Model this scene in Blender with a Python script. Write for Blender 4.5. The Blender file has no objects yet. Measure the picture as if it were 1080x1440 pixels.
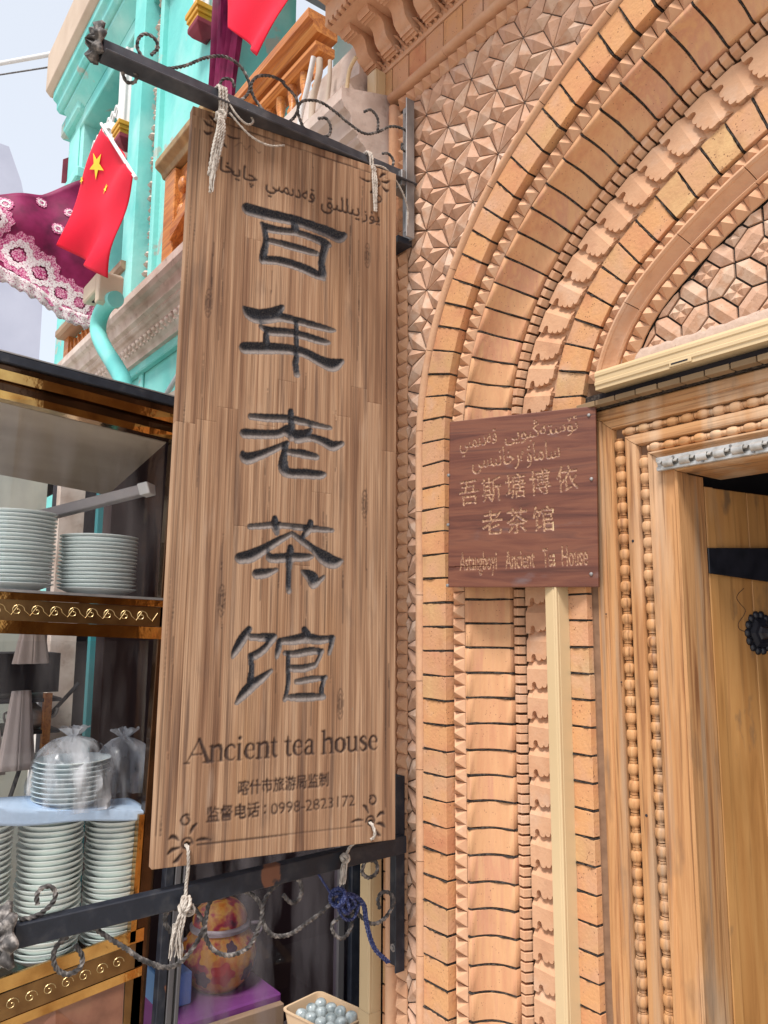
import bpy, bmesh, math, random
import numpy as np
from mathutils import Vector, Matrix, Euler
random.seed(7)
D=bpy.data; SC=bpy.context.scene; COL=SC.collection
PI=math.pi; R_=math.radians
# ------------------------------------------------------------ camera, sky, sun, exposure
cd=D.cameras.new('camera'); cam=D.objects.new('camera',cd); COL.objects.link(cam); SC.camera=cam
pit,yaw,rol=0.147218547,0.647298118,0.00501756
f0=Vector((-math.cos(yaw),math.sin(yaw),0)); r0=Vector((math.sin(yaw),math.cos(yaw),0)); u0=Vector((0,0,1))
F=math.cos(pit)*f0+math.sin(pit)*u0; U=-math.sin(pit)*f0+math.cos(pit)*u0
Rr=math.cos(rol)*r0+math.sin(rol)*U; Uu=-math.sin(rol)*r0+math.cos(rol)*U
m=Matrix((( Rr.x,Uu.x,-F.x,0),(Rr.y,Uu.y,-F.y,-1.25),(Rr.z,Uu.z,-F.z,1.6),(0,0,0,1)))
cam.matrix_world=m
cd.sensor_fit='VERTICAL'; cd.sensor_height=24.0; cd.lens=1092.46/1440*24.0
cd.clip_start=0.02; cd.clip_end=3000
W=D.worlds.new('World'); SC.world=W; W.use_nodes=True
wn=W.node_tree; wn.nodes.clear()
sky=wn.nodes.new('ShaderNodeTexSky'); sky.sky_type='NISHITA'; sky.sun_disc=False
SUN_EL,SUN_AZ=R_(60),R_(150)      # azimuth clockwise from +Y
sky.sun_elevation=SUN_EL; sky.sun_rotation=SUN_AZ; sky.air_density=1.0; sky.dust_density=3.0; sky.altitude=1300
bg=wn.nodes.new('ShaderNodeBackground'); bg.inputs[1].default_value=0.15
wo=wn.nodes.new('ShaderNodeOutputWorld')
hz=wn.nodes.new('ShaderNodeMix'); hz.data_type='RGBA'; hz.inputs[0].default_value=.66; hz.inputs[7].default_value=(4.9,5.05,5.2,1)   # thin even cloud over the blue
wn.links.new(sky.outputs[0],hz.inputs[6]); wn.links.new(hz.outputs[2],bg.inputs[0]); wn.links.new(bg.outputs[0],wo.inputs[0])
sl=D.lights.new('sun','SUN'); sl.energy=3.2; sl.angle=R_(15); sl.color=(1,.97,.93)
so=D.objects.new('sun',sl); COL.objects.link(so)
sd=Vector((math.sin(SUN_AZ)*math.cos(SUN_EL),math.cos(SUN_AZ)*math.cos(SUN_EL),math.sin(SUN_EL)))
so.rotation_euler=sd.to_track_quat('Z','Y').to_euler(); so.location=(0,-6,9)
vs=SC.view_settings; vs.view_transform='Standard'; vs.look='None'; vs.exposure=.57; vs.gamma=1; vs.use_curve_mapping=False
# ------------------------------------------------------------ helpers
def link(o,parent=None):
    COL.objects.link(o)
    if parent is not None: o.parent=parent
    return o
def tag(o,label=None,cat=None,group=None,kind=None):
    if label: o['label']=label
    if cat: o['category']=cat
    if group: o['group']=group
    if kind: o['kind']=kind
    return o
def thing(name,label,cat,loc=(0,0,0),group=None,rz=0):
    o=D.objects.new(name,None); o.location=loc; o.rotation_euler=(0,0,rz); o.empty_display_size=.05
    link(o); return tag(o,label,cat,group)
class MB:
    def __init__(s): s.v=[];s.f=[];s.mi=[];s.cur=0
    def add(s,vs,fs):
        b=len(s.v); s.v+= [tuple(p) for p in vs]; s.f+=[tuple(i+b for i in f) for f in fs]; s.mi+=[s.cur]*len(fs); return s
    def box(s,x0,x1,y0,y1,z0,z1):
        s.add([(x0,y0,z0),(x1,y0,z0),(x1,y1,z0),(x0,y1,z0),(x0,y0,z1),(x1,y0,z1),(x1,y1,z1),(x0,y1,z1)],
          [(0,3,2,1),(4,5,6,7),(0,1,5,4),(1,2,6,5),(2,3,7,6),(3,0,4,7)]); return s
    def loft(s,rings,close=True,caps=True):
        n=len(rings[0]); b=len(s.v); s.v+=[tuple(p) for r in rings for p in r]; k0=len(s.f)
        for i in range(len(rings)-1):
            for j in range(n if close else n-1):
                a=b+i*n+j; c=b+i*n+(j+1)%n; s.f.append((a,c,c+n,a+n))
        if caps and close:
            s.f.append(tuple(b+j for j in reversed(range(n)))); s.f.append(tuple(b+(len(rings)-1)*n+j for j in range(n)))
        s.mi+=[s.cur]*(len(s.f)-k0); return s
    def prism(s,pts,ax,a0,a1):
        # pts 2D polygon; ax: axis of extrusion 'x','y','z'
        mk={'x':lambda p,a:(a,p[0],p[1]),'y':lambda p,a:(p[0],a,p[1]),'z':lambda p,a:(p[0],p[1],a)}[ax]
        return s.loft([[mk(p,a0) for p in pts],[mk(p,a1) for p in pts]])
    def tube(s,path,r,n=8,twist=0,radii=None,flat=1.0):
        P=[Vector(p) for p in path]; rings=[]; up=None; ang=0
        for i,p in enumerate(P):
            t=(P[min(i+1,len(P)-1)]-P[max(i-1,0)])
            t=t.normalized() if t.length>1e-9 else Vector((0,0,1))
            if up is None:
                up=Vector((0,0,1)) if abs(t.z)<.9 else Vector((1,0,0))
            up=(up-t*up.dot(t)); up=up.normalized() if up.length>1e-6 else t.orthogonal().normalized()
            sd_=t.cross(up); rr=radii[i] if radii else r
            if i>0: ang+=twist*(p-P[i-1]).length
            rings.append([p+up*(rr*math.cos(ang+2*PI*j/n))+sd_*(rr*flat*math.sin(ang+2*PI*j/n)) for j in range(n)])
        return s.loft(rings)
    def lathe(s,prof,c=(0,0,0),n=24,axis='z'):
        rings=[]
        for r,z in prof:
            ring=[]
            for j in range(n):
                a=2*PI*j/n; x,y=r*math.cos(a),r*math.sin(a)
                q={'z':(x,y,z),'x':(z,x,y),'y':(y,z,x)}[axis]
                ring.append((c[0]+q[0],c[1]+q[1],c[2]+q[2]))
            rings.append(ring)
        return s.loft(rings)
    def mesh(s,name,mats,smooth=False,bevel=0,recalc=True):
        me=D.meshes.new(name); me.from_pydata(s.v,[],s.f)
        for mt in (mats if isinstance(mats,(list,tuple)) else [mats]): me.materials.append(mt)
        for p,k in zip(me.polygons,s.mi): p.material_index=k
        if recalc or bevel:
            bm=bmesh.new(); bm.from_mesh(me); bmesh.ops.recalc_face_normals(bm,faces=bm.faces)
            if bevel: bmesh.ops.bevel(bm,geom=list(bm.edges),offset=bevel,segments=1,affect='EDGES',clamp_overlap=True)
            bm.to_mesh(me); bm.free()
        if smooth:
            me.polygons.foreach_set('use_smooth',[True]*len(me.polygons))
            me.set_sharp_from_angle(angle=R_(smooth if smooth is not True else 40))
        return me
    def build(s,name,mats,parent=None,smooth=False,bevel=0,recalc=True):
        return link(D.objects.new(name,s.mesh(name,mats,smooth,bevel,recalc)),parent)
def smooth_path(pts,k=6):
    P=[Vector(p) for p in pts]; out=[]
    for i in range(len(P)-1):
        p0=P[max(i-1,0)];p1=P[i];p2=P[i+1];p3=P[min(i+2,len(P)-1)]
        for j in range(k):
            t=j/k; out.append(.5*((2*p1)+(-p0+p2)*t+(2*p0-5*p1+4*p2-p3)*t*t+(-p0+3*p1-3*p2+p3)*t**3))
    out.append(P[-1]); return out
def inst(name,me,parent,loc=(0,0,0),rot=None,scale=None,mat=None):
    o=D.objects.new(name,me)
    if mat is not None: o.matrix_basis=mat
    else:
        o.location=loc
        if rot is not None: o.rotation_euler=rot
        if scale is not None: o.scale=scale
    return link(o,parent)
# ------------------------------------------------------------ materials
def material(name,cols,scale=(8,8,8),rough=.8,metal=0,bump=.3,bscale=60,rnd=0,coord='P',detail=6,bstretch=(1,1,1),
             spots=None,grain=None,spec=.35,rough2=None,distort=0,patch=None,ramp=None,bdist=.002):
    """cols: list of colours spread over a noise ramp; rnd: 0..1 share of per-object random; spots:(colour,scale,threshold)"""
    m=D.materials.new(name); m.use_nodes=True; nt=m.node_tree; N=nt.nodes; L=nt.links; N.clear()
    out=N.new('ShaderNodeOutputMaterial'); bs=N.new('ShaderNodeBsdfPrincipled'); L.new(bs.outputs[0],out.inputs[0])
    bs.inputs['Metallic'].default_value=metal; bs.inputs['Roughness'].default_value=rough
    bs.inputs['Specular IOR Level'].default_value=spec
    if coord=='P': g=N.new('ShaderNodeNewGeometry').outputs['Position']
    else: g=N.new('ShaderNodeTexCoord').outputs['Object']
    oi=N.new('ShaderNodeObjectInfo')
    def mapping(sc,off=False):
        mp=N.new('ShaderNodeMapping'); mp.inputs['Scale'].default_value=sc; L.new(g,mp.inputs[0])
        if off:
            mu=N.new('ShaderNodeMath'); mu.operation='MULTIPLY'; mu.inputs[1].default_value=37.; L.new(oi.outputs['Random'],mu.inputs[0])
            cb=N.new('ShaderNodeCombineXYZ'); L.new(mu.outputs[0],cb.inputs[0]); L.new(mu.outputs[0],cb.inputs[1]); L.new(mu.outputs[0],cb.inputs[2]); L.new(cb.outputs[0],mp.inputs['Location'])
        return mp.outputs[0]
    nz=N.new('ShaderNodeTexNoise'); nz.inputs['Scale'].default_value=1; nz.inputs['Detail'].default_value=detail; nz.inputs['Distortion'].default_value=distort
    L.new(mapping(scale,rnd>0),nz.inputs['Vector'])
    fac=nz.outputs[0]
    # contrast stretch
    st=N.new('ShaderNodeMapRange'); st.inputs[1].default_value=.3; st.inputs[2].default_value=.7; L.new(fac,st.inputs[0]); fac=st.outputs[0]
    if rnd>0:
        mx=N.new('ShaderNodeMix'); mx.data_type='FLOAT'; mx.inputs[0].default_value=rnd; L.new(fac,mx.inputs[2]); L.new(oi.outputs['Random'],mx.inputs[3]); fac=mx.outputs[0]
    cr=N.new('ShaderNodeValToRGB'); el=cr.color_ramp.elements
    if len(cols)==1: cols=[cols[0],cols[0]]
    n=len(cols); pos=ramp or [i/(n-1) if n>1 else 0 for i in range(n)]
    while len(el)<n: el.new(.5)
    for i,c in enumerate(cols): el[i].position=pos[i]; el[i].color=(*c,1)
    L.new(fac,cr.inputs[0]); col=cr.outputs[0]
    def mixc(f,a,b,mode='MIX'):
        mx=N.new('ShaderNodeMix'); mx.data_type='RGBA'; mx.blend_type=mode
        if isinstance(f,(int,float)): mx.inputs[0].default_value=f
        else: L.new(f,mx.inputs[0])
        for s_,v in ((6,a),(7,b)):
            if isinstance(v,tuple): mx.inputs[s_].default_value=(*v,1)
            else: L.new(v,mx.inputs[s_])
        return mx.outputs[2]
    def thr(sc,lo,hi,det=3,kind='noise',off=False):
        t=N.new('ShaderNodeTexNoise' if kind=='noise' else 'ShaderNodeTexVoronoi'); t.inputs['Scale'].default_value=1
        if kind=='noise': t.inputs['Detail'].default_value=det
        L.new(mapping(sc,off),t.inputs['Vector'])
        mr=N.new('ShaderNodeMapRange'); mr.inputs[1].default_value=lo; mr.inputs[2].default_value=hi; L.new(t.outputs[0],mr.inputs[0]); return mr.outputs[0]
    for sp in (patch or []):           # (colour, scale vec, lo, hi, strength)
        c,sc,lo,hi,stg=sp; f=thr(sc,lo,hi,6)
        mu=N.new('ShaderNodeMath'); mu.operation='MULTIPLY'; mu.inputs[1].default_value=stg; L.new(f,mu.inputs[0]); col=mixc(mu.outputs[0],col,c)
    if grain:                          # (colour, scale vec, lo, hi, strength)
        c,sc,lo,hi,stg=grain; f=thr(sc,lo,hi,4)
        mu=N.new('ShaderNodeMath'); mu.operation='MULTIPLY'; mu.inputs[1].default_value=stg; L.new(f,mu.inputs[0]); col=mixc(mu.outputs[0],col,c)
    if spots:
        c,sc,th=spots; f=thr((sc,)*3,th,th*.5,kind='v'); 
        gate=thr((sc/3.1,)*3,.5,.6); mu=N.new('ShaderNodeMath'); mu.operation='MULTIPLY'; L.new(f,mu.inputs[0]); L.new(gate,mu.inputs[1]); col=mixc(mu.outputs[0],col,c)
    L.new(col,bs.inputs['Base Color'])
    if rough2 is not None:
        mr=N.new('ShaderNodeMapRange'); mr.inputs[3].default_value=rough; mr.inputs[4].default_value=rough2; L.new(nz.outputs[0],mr.inputs[0]); L.new(mr.outputs[0],bs.inputs['Roughness'])
    if bump:
        nb=N.new('ShaderNodeTexNoise'); nb.inputs['Scale'].default_value=1; nb.inputs['Detail'].default_value=5
        L.new(mapping(tuple(bscale*b for b in bstretch)),nb.inputs['Vector'])
        bp=N.new('ShaderNodeBump'); bp.inputs['Strength'].default_value=bump; bp.inputs['Distance'].default_value=bdist
        L.new(nb.outputs[0],bp.inputs['Height']); L.new(bp.outputs[0],bs.inputs['Normal'])
    m['bsdf']=bs.name
    return m
M={}
BR=[(.47,.185,.095),(.56,.265,.13),(.60,.31,.14),(.56,.30,.17),(.53,.30,.145),(.62,.39,.185)]
M['brick']=material('brick',BR,scale=(14,14,14),rough=.9,bump=.65,bscale=130,rnd=.62,spots=((.16,.07,.04),150,.26),spec=.25,
    patch=[((.48,.36,.20),(5,5,5),.58,.72,.45),((.66,.45,.34),(9,9,9),.58,.72,.45),((.30,.14,.075),(34,34,12),.58,.78,.45),((.52,.20,.11),(3,3,3),.58,.7,.4)])
M['brick_cav']=material('brick cavetto',[(.50,.235,.13),(.56,.285,.15),(.60,.33,.17),(.53,.26,.155),(.61,.36,.19)],scale=(60,60,5),rough=.9,bump=.6,bscale=150,bstretch=(1,1,.25),rnd=.55,spots=((.22,.10,.06),150,.2),spec=.25,
    patch=[((.40,.20,.10),(12,12,12),.6,.8,.4)])
M['tile']=material('star tile',[(.46,.27,.18),(.55,.34,.235),(.50,.29,.185),(.58,.40,.29),(.48,.31,.21)],scale=(30,30,30),rough=.95,bump=.5,bscale=170,rnd=.45,spots=((.25,.13,.08),140,.16),spec=.2,
    patch=[((.62,.50,.42),(12,12,12),.55,.72,.45)])
M['terra']=material('terracotta trim',[(.48,.255,.15),(.56,.31,.18),(.60,.35,.21),(.53,.29,.175)],scale=(20,20,20),rough=.95,bump=.5,bscale=130,rnd=.4,spec=.2,
    patch=[((.60,.46,.36),(14,14,14),.58,.75,.4),((.38,.22,.14),(30,30,30),.6,.8,.4)])
M['terra_old']=material('dusty terracotta',[(.40,.27,.20),(.50,.34,.25),(.55,.38,.28)],scale=(20,20,20),rough=.95,bump=.4,bscale=90,rnd=.3,spec=.2,
    patch=[((.62,.55,.50),(9,9,9),.58,.75,.5)])
M['mortar']=material('black mortar',[(.012,.010,.009),(.05,.04,.035),(.10,.085,.07)],scale=(150,150,150),rough=.95,bump=.9,bscale=240,spec=.1,ramp=[0,.6,1])
M['grey_mortar']=material('grey mortar',[(.10,.08,.07),(.20,.16,.13)],scale=(60,60,60),rough=.95,bump=.6,bscale=160,spec=.1)
M['clay_back']=material('clay bed',[(.16,.09,.055),(.26,.15,.09)],scale=(30,30,30),rough=.95,bump=.5,bscale=120,spec=.1)
M['pinkmortar']=material('pale mortar',[(.42,.30,.23),(.52,.39,.31)],scale=(60,60,60),rough=.95,bump=.6,bscale=140,spec=.2,spots=((.3,.2,.15),120,.2))
WOODC=[(.24,.10,.04),(.44,.21,.085),(.54,.28,.12),(.46,.225,.09),(.59,.35,.17)]
def woodmat(name,cols,axis,gr=(.17,.075,.03),rough=.6,k=1.,rnd=.15,patch=None,bump=.5,coord='P',gs=.75):
    a={'z':(55*k,55*k,2.2),'x':(2.2,55*k,55*k),'y':(55*k,2.2,55*k)}[axis]
    b={'z':(1,1,.05),'x':(.05,1,1),'y':(1,.05,1)}[axis]
    g={'z':(130*k,130*k,4),'x':(4,130*k,130*k),'y':(130*k,4,130*k)}[axis]
    return material(name,cols,scale=a,rough=rough,bump=bump,bscale=160*k,bstretch=b,rnd=rnd,grain=(gr,g,.56,.72,gs),distort=.8,patch=patch,coord=coord,spec=.3)
scuff=[((.17,.10,.06),(16,16,5),.58,.70,.65),((.64,.46,.31),(12,12,1.5),.50,.66,.6),((.33,.25,.18),(40,40,1.4),.56,.70,.55)]
M['wood_z']=woodmat('door frame wood upright',WOODC,'z',patch=scuff)
M['wood_x']=woodmat('door frame wood lintel',WOODC,'x',patch=scuff)
M['door']=woodmat('door leaf wood',[(.30,.13,.04),(.46,.215,.07),(.53,.27,.095),(.45,.215,.08)],'z',gr=(.16,.07,.025),rough=.42,k=.5,gs=.35,bump=.2,patch=[((.14,.10,.07),(18,18,9),.60,.70,.7),((.34,.16,.05),(7,7,2),.5,.66,.55),((.50,.36,.22),(12,12,2),.62,.75,.5)])
M['orange_wood']=woodmat('orange varnished wood',[(.34,.10,.03),(.55,.20,.05),(.68,.30,.08)],'x',gr=(.20,.06,.02),rough=.4)
M['cream']=material('cream plastic',[(.56,.41,.23),(.62,.46,.265)],scale=(3,3,3),rough=.4,bump=.03,spec=.4,patch=[((.40,.30,.18),(9,9,14),.66,.8,.35)])
M['iron']=material('black painted iron',[(.005,.007,.013),(.010,.013,.022),(.03,.03,.035)],scale=(30,30,30),rough=.42,rough2=.7,bump=.35,bscale=80,spec=.5,ramp=[0,.6,1],
    patch=[((.20,.075,.035),(9,9,9),.67,.70,.8),((.12,.11,.11),(25,25,25),.64,.8,.3)])
M['iron_dust']=material('dusty dark iron',[(.02,.018,.018),(.08,.07,.065),(.34,.30,.27)],scale=(70,70,70),rough=.7,bump=.5,bscale=160,spec=.4)
M['steel']=material('grey galvanised steel',[(.16,.15,.145),(.27,.255,.245),(.36,.33,.31)],scale=(14,14,10),rough=.5,metal=.5,bump=.2,bscale=60,spec=.5,patch=[((.30,.22,.17),(20,20,9),.6,.75,.5)])
M['alu']=material('worn aluminium',[(.38,.36,.33),(.55,.53,.50),(.62,.60,.57)],scale=(60,20,60),rough=.42,metal=.6,bump=.1,spec=.5)
M['rope']=material('dirty cotton rope',[(.28,.23,.19),(.50,.44,.38),(.60,.54,.47)],scale=(90,90,90),rough=.95,bump=.8,bscale=500,spec=.1)
M['teal']=material('turquoise plaster',[(.13,.50,.47),(.20,.62,.57),(.31,.70,.64)],scale=(2.2,2.2,1.6),rough=.75,bump=.5,bscale=30,bdist=.004,spec=.3,
    patch=[((.48,.76,.70),(5,5,3),.50,.75,.6),((.05,.33,.34),(4,4,2),.60,.78,.5),((.45,.42,.36),(6,6,6),.64,.67,.8),((.03,.20,.20),(3,3,16),.70,.73,.5)])
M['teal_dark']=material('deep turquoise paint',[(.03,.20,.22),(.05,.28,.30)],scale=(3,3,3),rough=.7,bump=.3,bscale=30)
M['stone']=material('weathered carved plaster',[(.44,.33,.27),(.60,.48,.41),(.70,.59,.52)],scale=(9,9,9),rough=.9,bump=.6,bscale=70,spec=.2,patch=[((.68,.60,.54),(6,6,6),.55,.7,.5),((.25,.16,.12),(30,30,30),.6,.75,.5)])
M['whitep']=material('white painted plaster',[(.62,.60,.58),(.78,.76,.74)],scale=(9,9,9),rough=.7,bump=.3,bscale=60,spec=.3,patch=[((.35,.31,.29),(30,30,12),.66,.78,.5)])
M['gold']=material('ochre paint',[(.55,.26,.02),(.70,.38,.04)],scale=(12,12,12),rough=.5,bump=.2,spec=.4)
M['maroon']=material('maroon paint',[(.16,.02,.035),(.28,.04,.06)],scale=(12,12,12),rough=.6,bump=.2,spec=.3)
M['velvet']=material('magenta velvet',[(.10,.004,.035),(.20,.006,.06),(.26,.012,.085)],scale=(12,12,12),rough=.6,bump=.15,spec=.25)
M['lace']=material('white lace',[(.42,.12,.22),(.72,.62,.62),(.82,.78,.76)],scale=(150,150,150),rough=.85,bump=.9,bscale=260,ramp=[.15,.4,1],spec=.15)
M['lace_pink']=material('pink lace',[(.38,.02,.13),(.62,.24,.36),(.78,.55,.60)],scale=(170,170,170),rough=.85,bump=.9,bscale=260,ramp=[.3,.55,1],spec=.15)
M['flag']=material('red flag cloth',[(.66,.004,.022),(.78,.008,.035)],scale=(5,5,5),rough=.6,bump=.1,bscale=500,spec=.2)
M['yellow']=material('yellow print',[(.85,.62,.03),(.90,.72,.05)],scale=(9,9,9),rough=.6,bump=0)
M['beige']=material('beige metal box',[(.62,.50,.36),(.70,.58,.43)],scale=(9,9,9),rough=.5,bump=.1,spec=.4)
M['lilac']=material('pale grey render',[(.42,.43,.52),(.50,.51,.60)],scale=(1,1,1),rough=.8,bump=.1)
M['greyslab']=material('grey awning cloth',[(.20,.19,.22),(.27,.26,.29)],scale=(3,3,3),rough=.8,bump=.2)
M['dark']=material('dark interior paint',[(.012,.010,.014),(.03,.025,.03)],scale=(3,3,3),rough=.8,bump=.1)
M['ground']=material('pale stone paving',[(.38,.34,.29),(.50,.45,.39)],scale=(3,3,3),rough=.9,bump=.5,bscale=20)
M['china']=material('pale celadon china',[(.80,.88,.86),(.84,.90,.885)],scale=(2,2,2),rough=.12,bump=0,spec=.6)
M['china_w']=material('white green china',[(.81,.88,.835),(.85,.91,.87)],scale=(2,2,2),rough=.15,bump=0,spec=.6)
M['brass']=material('gold mirror strip',[(.34,.17,.05),(.50,.28,.09),(.60,.36,.12)],scale=(14,14,14),rough=.10,metal=1,bump=.25,bscale=9,bdist=.01,spec=.5)
M['darkbrass']=material('dark bronze strip',[(.05,.025,.012),(.12,.06,.03)],scale=(9,9,9),rough=.16,metal=.8,bump=.2,bscale=10,bdist=.01)
M['plywood']=material('cabinet ceiling board',[(.30,.24,.19),(.48,.40,.32)],scale=(6,1.5,6),rough=.8,bump=.1)
M['lampgrey']=material('grey lamp housing',[(.40,.36,.36),(.46,.42,.42)],scale=(6,6,6),rough=.5,bump=0)
M['blue_cloth']=material('pale blue cloth',[(.42,.55,.72),(.52,.65,.82)],scale=(9,9,9),rough=.9,bump=.5,bscale=90)
M['blueprint']=material('blue striped wrapper',[(.03,.16,.55),(.25,.45,.80),(.06,.25,.65)],scale=(.5,26,.5),rough=.5,bump=.2,detail=0)
M['purple']=material('purple cloth',[(.26,.07,.26),(.38,.12,.38)],scale=(9,9,9),rough=.8,bump=.2)
M['boxyellow']=material('cream cardboard',[(.55,.42,.20),(.66,.52,.27)],scale=(6,6,6),rough=.8,bump=.1)
M['basket']=material('cream box plastic',[(.66,.45,.27),(.74,.53,.34)],scale=(6,6,6),rough=.4,bump=.05,spec=.45)
M['bluerope']=material('blue speckled cord',[(.01,.015,.05),(.02,.03,.12),(.16,.18,.30)],scale=(300,300,300),rough=.8,bump=.6,bscale=600,ramp=[0,.5,1])
M['white_wire']=material('white conduit',[(.62,.60,.58),(.72,.70,.68)],scale=(9,9,9),rough=.6,bump=.1)
M['tan_conduit']=material('dusty tan conduit',[(.44,.35,.27),(.54,.44,.35)],scale=(9,9,9),rough=.8,bump=.2)
M['blackiron']=material('black iron fitting',[(.008,.008,.012),(.02,.02,.028)],scale=(30,30,30),rough=.4,bump=.2,spec=.5)
M['porc_red']=material('painted enamel pot',[(.45,.08,.02),(.62,.22,.03),(.66,.36,.06),(.40,.03,.05),(.10,.04,.05)],scale=(16,16,16),rough=.5,bump=0,spec=.3,detail=3,ramp=[.05,.3,.5,.7,.95])
def glassmat(name,tint=(1,1,1),rough=0,alpha=None,dirt_haze=.25):
    m=D.materials.new(name); m.use_nodes=True; nt=m.node_tree;N=nt.nodes;L=nt.links;N.clear()
    out=N.new('ShaderNodeOutputMaterial'); tr=N.new('ShaderNodeBsdfTransparent'); tr.inputs[0].default_value=(*tint,1)
    gl=N.new('ShaderNodeBsdfGlossy'); gl.inputs['Roughness'].default_value=rough
    fr=N.new('ShaderNodeFresnel'); fr.inputs[0].default_value=1.45
    mx=N.new('ShaderNodeMixShader'); bf=N.new('ShaderNodeNewGeometry'); iv=N.new('ShaderNodeMath'); iv.operation='SUBTRACT'; iv.inputs[0].default_value=1.; L.new(bf.outputs['Backfacing'],iv.inputs[1]); fm=N.new('ShaderNodeMath'); fm.operation='MULTIPLY'; L.new(iv.outputs[0],fm.inputs[0]); L.new(fr.outputs[0],fm.inputs[1]); L.new(fm.outputs[0],mx.inputs[0]); L.new(tr.outputs[0],mx.inputs[1]); L.new(gl.outputs[0],mx.inputs[2])
    df=N.new('ShaderNodeBsdfDiffuse'); df.inputs[0].default_value=(.72,.72,.74,1) if 'film' in name else (.45,.42,.42,1)
    nz=N.new('ShaderNodeTexNoise'); nz.inputs['Scale'].default_value=1; nz.inputs['Detail'].default_value=6
    mp=N.new('ShaderNodeMapping'); mp.inputs['Scale'].default_value=(6,14,2.5); g=N.new('ShaderNodeNewGeometry'); L.new(g.outputs['Position'],mp.inputs[0]); L.new(mp.outputs[0],nz.inputs['Vector'])
    mr=N.new('ShaderNodeMapRange'); mr.inputs[1].default_value=.4; mr.inputs[2].default_value=.8; mr.inputs[4].default_value=dirt_haze; L.new(nz.outputs[0],mr.inputs[0])  # diffuse veil: dirt on the pane plus painted-in haze of reflections
    m2=N.new('ShaderNodeMixShader'); L.new(mr.outputs[0],m2.inputs[0]); L.new(mx.outputs[0],m2.inputs[1]); L.new(df.outputs[0],m2.inputs[2]); L.new(m2.outputs[0],out.inputs[0])
    return m
M['glass']=glassmat('dusty window glass',(.98,.98,.98),dirt_haze=.08)
M['bagfilm']=glassmat('clear plastic film',(.95,.97,1.0),rough=.18,dirt_haze=1.1)
# ------------------------------------------------------------ ground and hidden wall bodies
mb=MB(); mb.add([(-400,-400,0),(400,-400,0),(400,400,0),(-400,400,0)],[(0,1,2,3)]); o=mb.build('ground',M['ground']); tag(o,kind='structure')
# ------------------------------------------------------------ the arch: a path of two arcs, offset inwards by u
XL=-1.516; ZS=2.044; C1=(-.681,2.044); R1=.835; TJ=R_(127.7)
C2=(-.280,1.525); R2=1.491
def arch(u,t,uref,Y=0):
    """point at offset u, arclength t (measured at offset uref) -> (x,z)"""
    if t<ZS: return Vector((XL+u,Y,t))
    a1=(PI-TJ)*(R1-uref)
    if t<ZS+a1:
        th=PI-(t-ZS)/(R1-uref); return Vector((C1[0]+(R1-u)*math.cos(th),Y,C1[1]+(R1-u)*math.sin(th)))
    th=TJ-(t-ZS-a1)/(R2-uref); return Vector((C2[0]+(R2-u)*math.cos(th),Y,C2[1]+(R2-u)*math.sin(th)))
def tend(uref): return ZS+(PI-TJ)*(R1-uref)+(TJ-R_(86))*(R2-uref)
def frame_at(u,t,uref,Y):
    """matrix: local x = towards the opening (u), local z = along the path, local y = into the wall"""
    p=arch(u,t,uref,Y); q=arch(u,t+.002,uref,Y); r=arch(u,t-.002,uref,Y)
    z=(q-r).normalized(); y=Vector((0,1,0)); x=y.cross(z).normalized()
    return Matrix(((x.x,y.x,z.x,p.x),(x.y,y.y,z.y,p.y),(x.z,y.z,z.z,p.z),(0,0,0,1)))
def sweep(prof,t0,t1,uref,n=1,closed=True,mb=None,jit=0):
    mb=mb or MB(); rings=[]
    for i in range(n+1):
        t=t0+(t1-t0)*i/n
        rings.append([arch(u,t+ (random.uniform(-jit,jit) if jit else 0),uref,Y) for u,Y in prof])
    mb.loft(rings,close=closed); return mb
def tspan(uref,step=.03,t0=0.,t1=None):
    t1=t1 or tend(uref); n=max(1,int((t1-t0)/step)); return [t0+(t1-t0)*i/n for i in range(n+1)]
fac=thing('brick_archway','tall pointed archway of moulded orange brick bands with dark joints around the wooden door','archway',(-1.3,0,0))
OF=Vector((1.3,0,0))
def adopt(o): o.location=o.location+OF; return o
def A(mb,name,mat,**k):
    o=mb.build(name,mat,fac,**k); o.matrix_parent_inverse=Matrix.Translation(OF); return o
def A2(name,me,mtx=None):
    o=inst(name,me,fac,mat=mtx if mtx is not None else Matrix()); o.matrix_parent_inverse=Matrix.Translation(OF); return o
# structural bed behind everything (not seen, carries joints)
bed=[(-.02,.035),(.105,.035),(.105,.045),(.15,.045),(.155,.05),(.225,.118),(.262,.132),(.44,.132),(.47,.15),(.60,.15),(.60,.30),(-.02,.30)]
A(sweep([p for p in bed],0,2.10,.2,1),'wall_core',M['clay_back'])
mb=MB(); ts=tspan(.2,.05,2.10)
mb.loft([[arch(u,t,.2,Y) for u,Y in bed] for t in ts]); A(mb,'wall_core',M['clay_back'])
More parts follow.
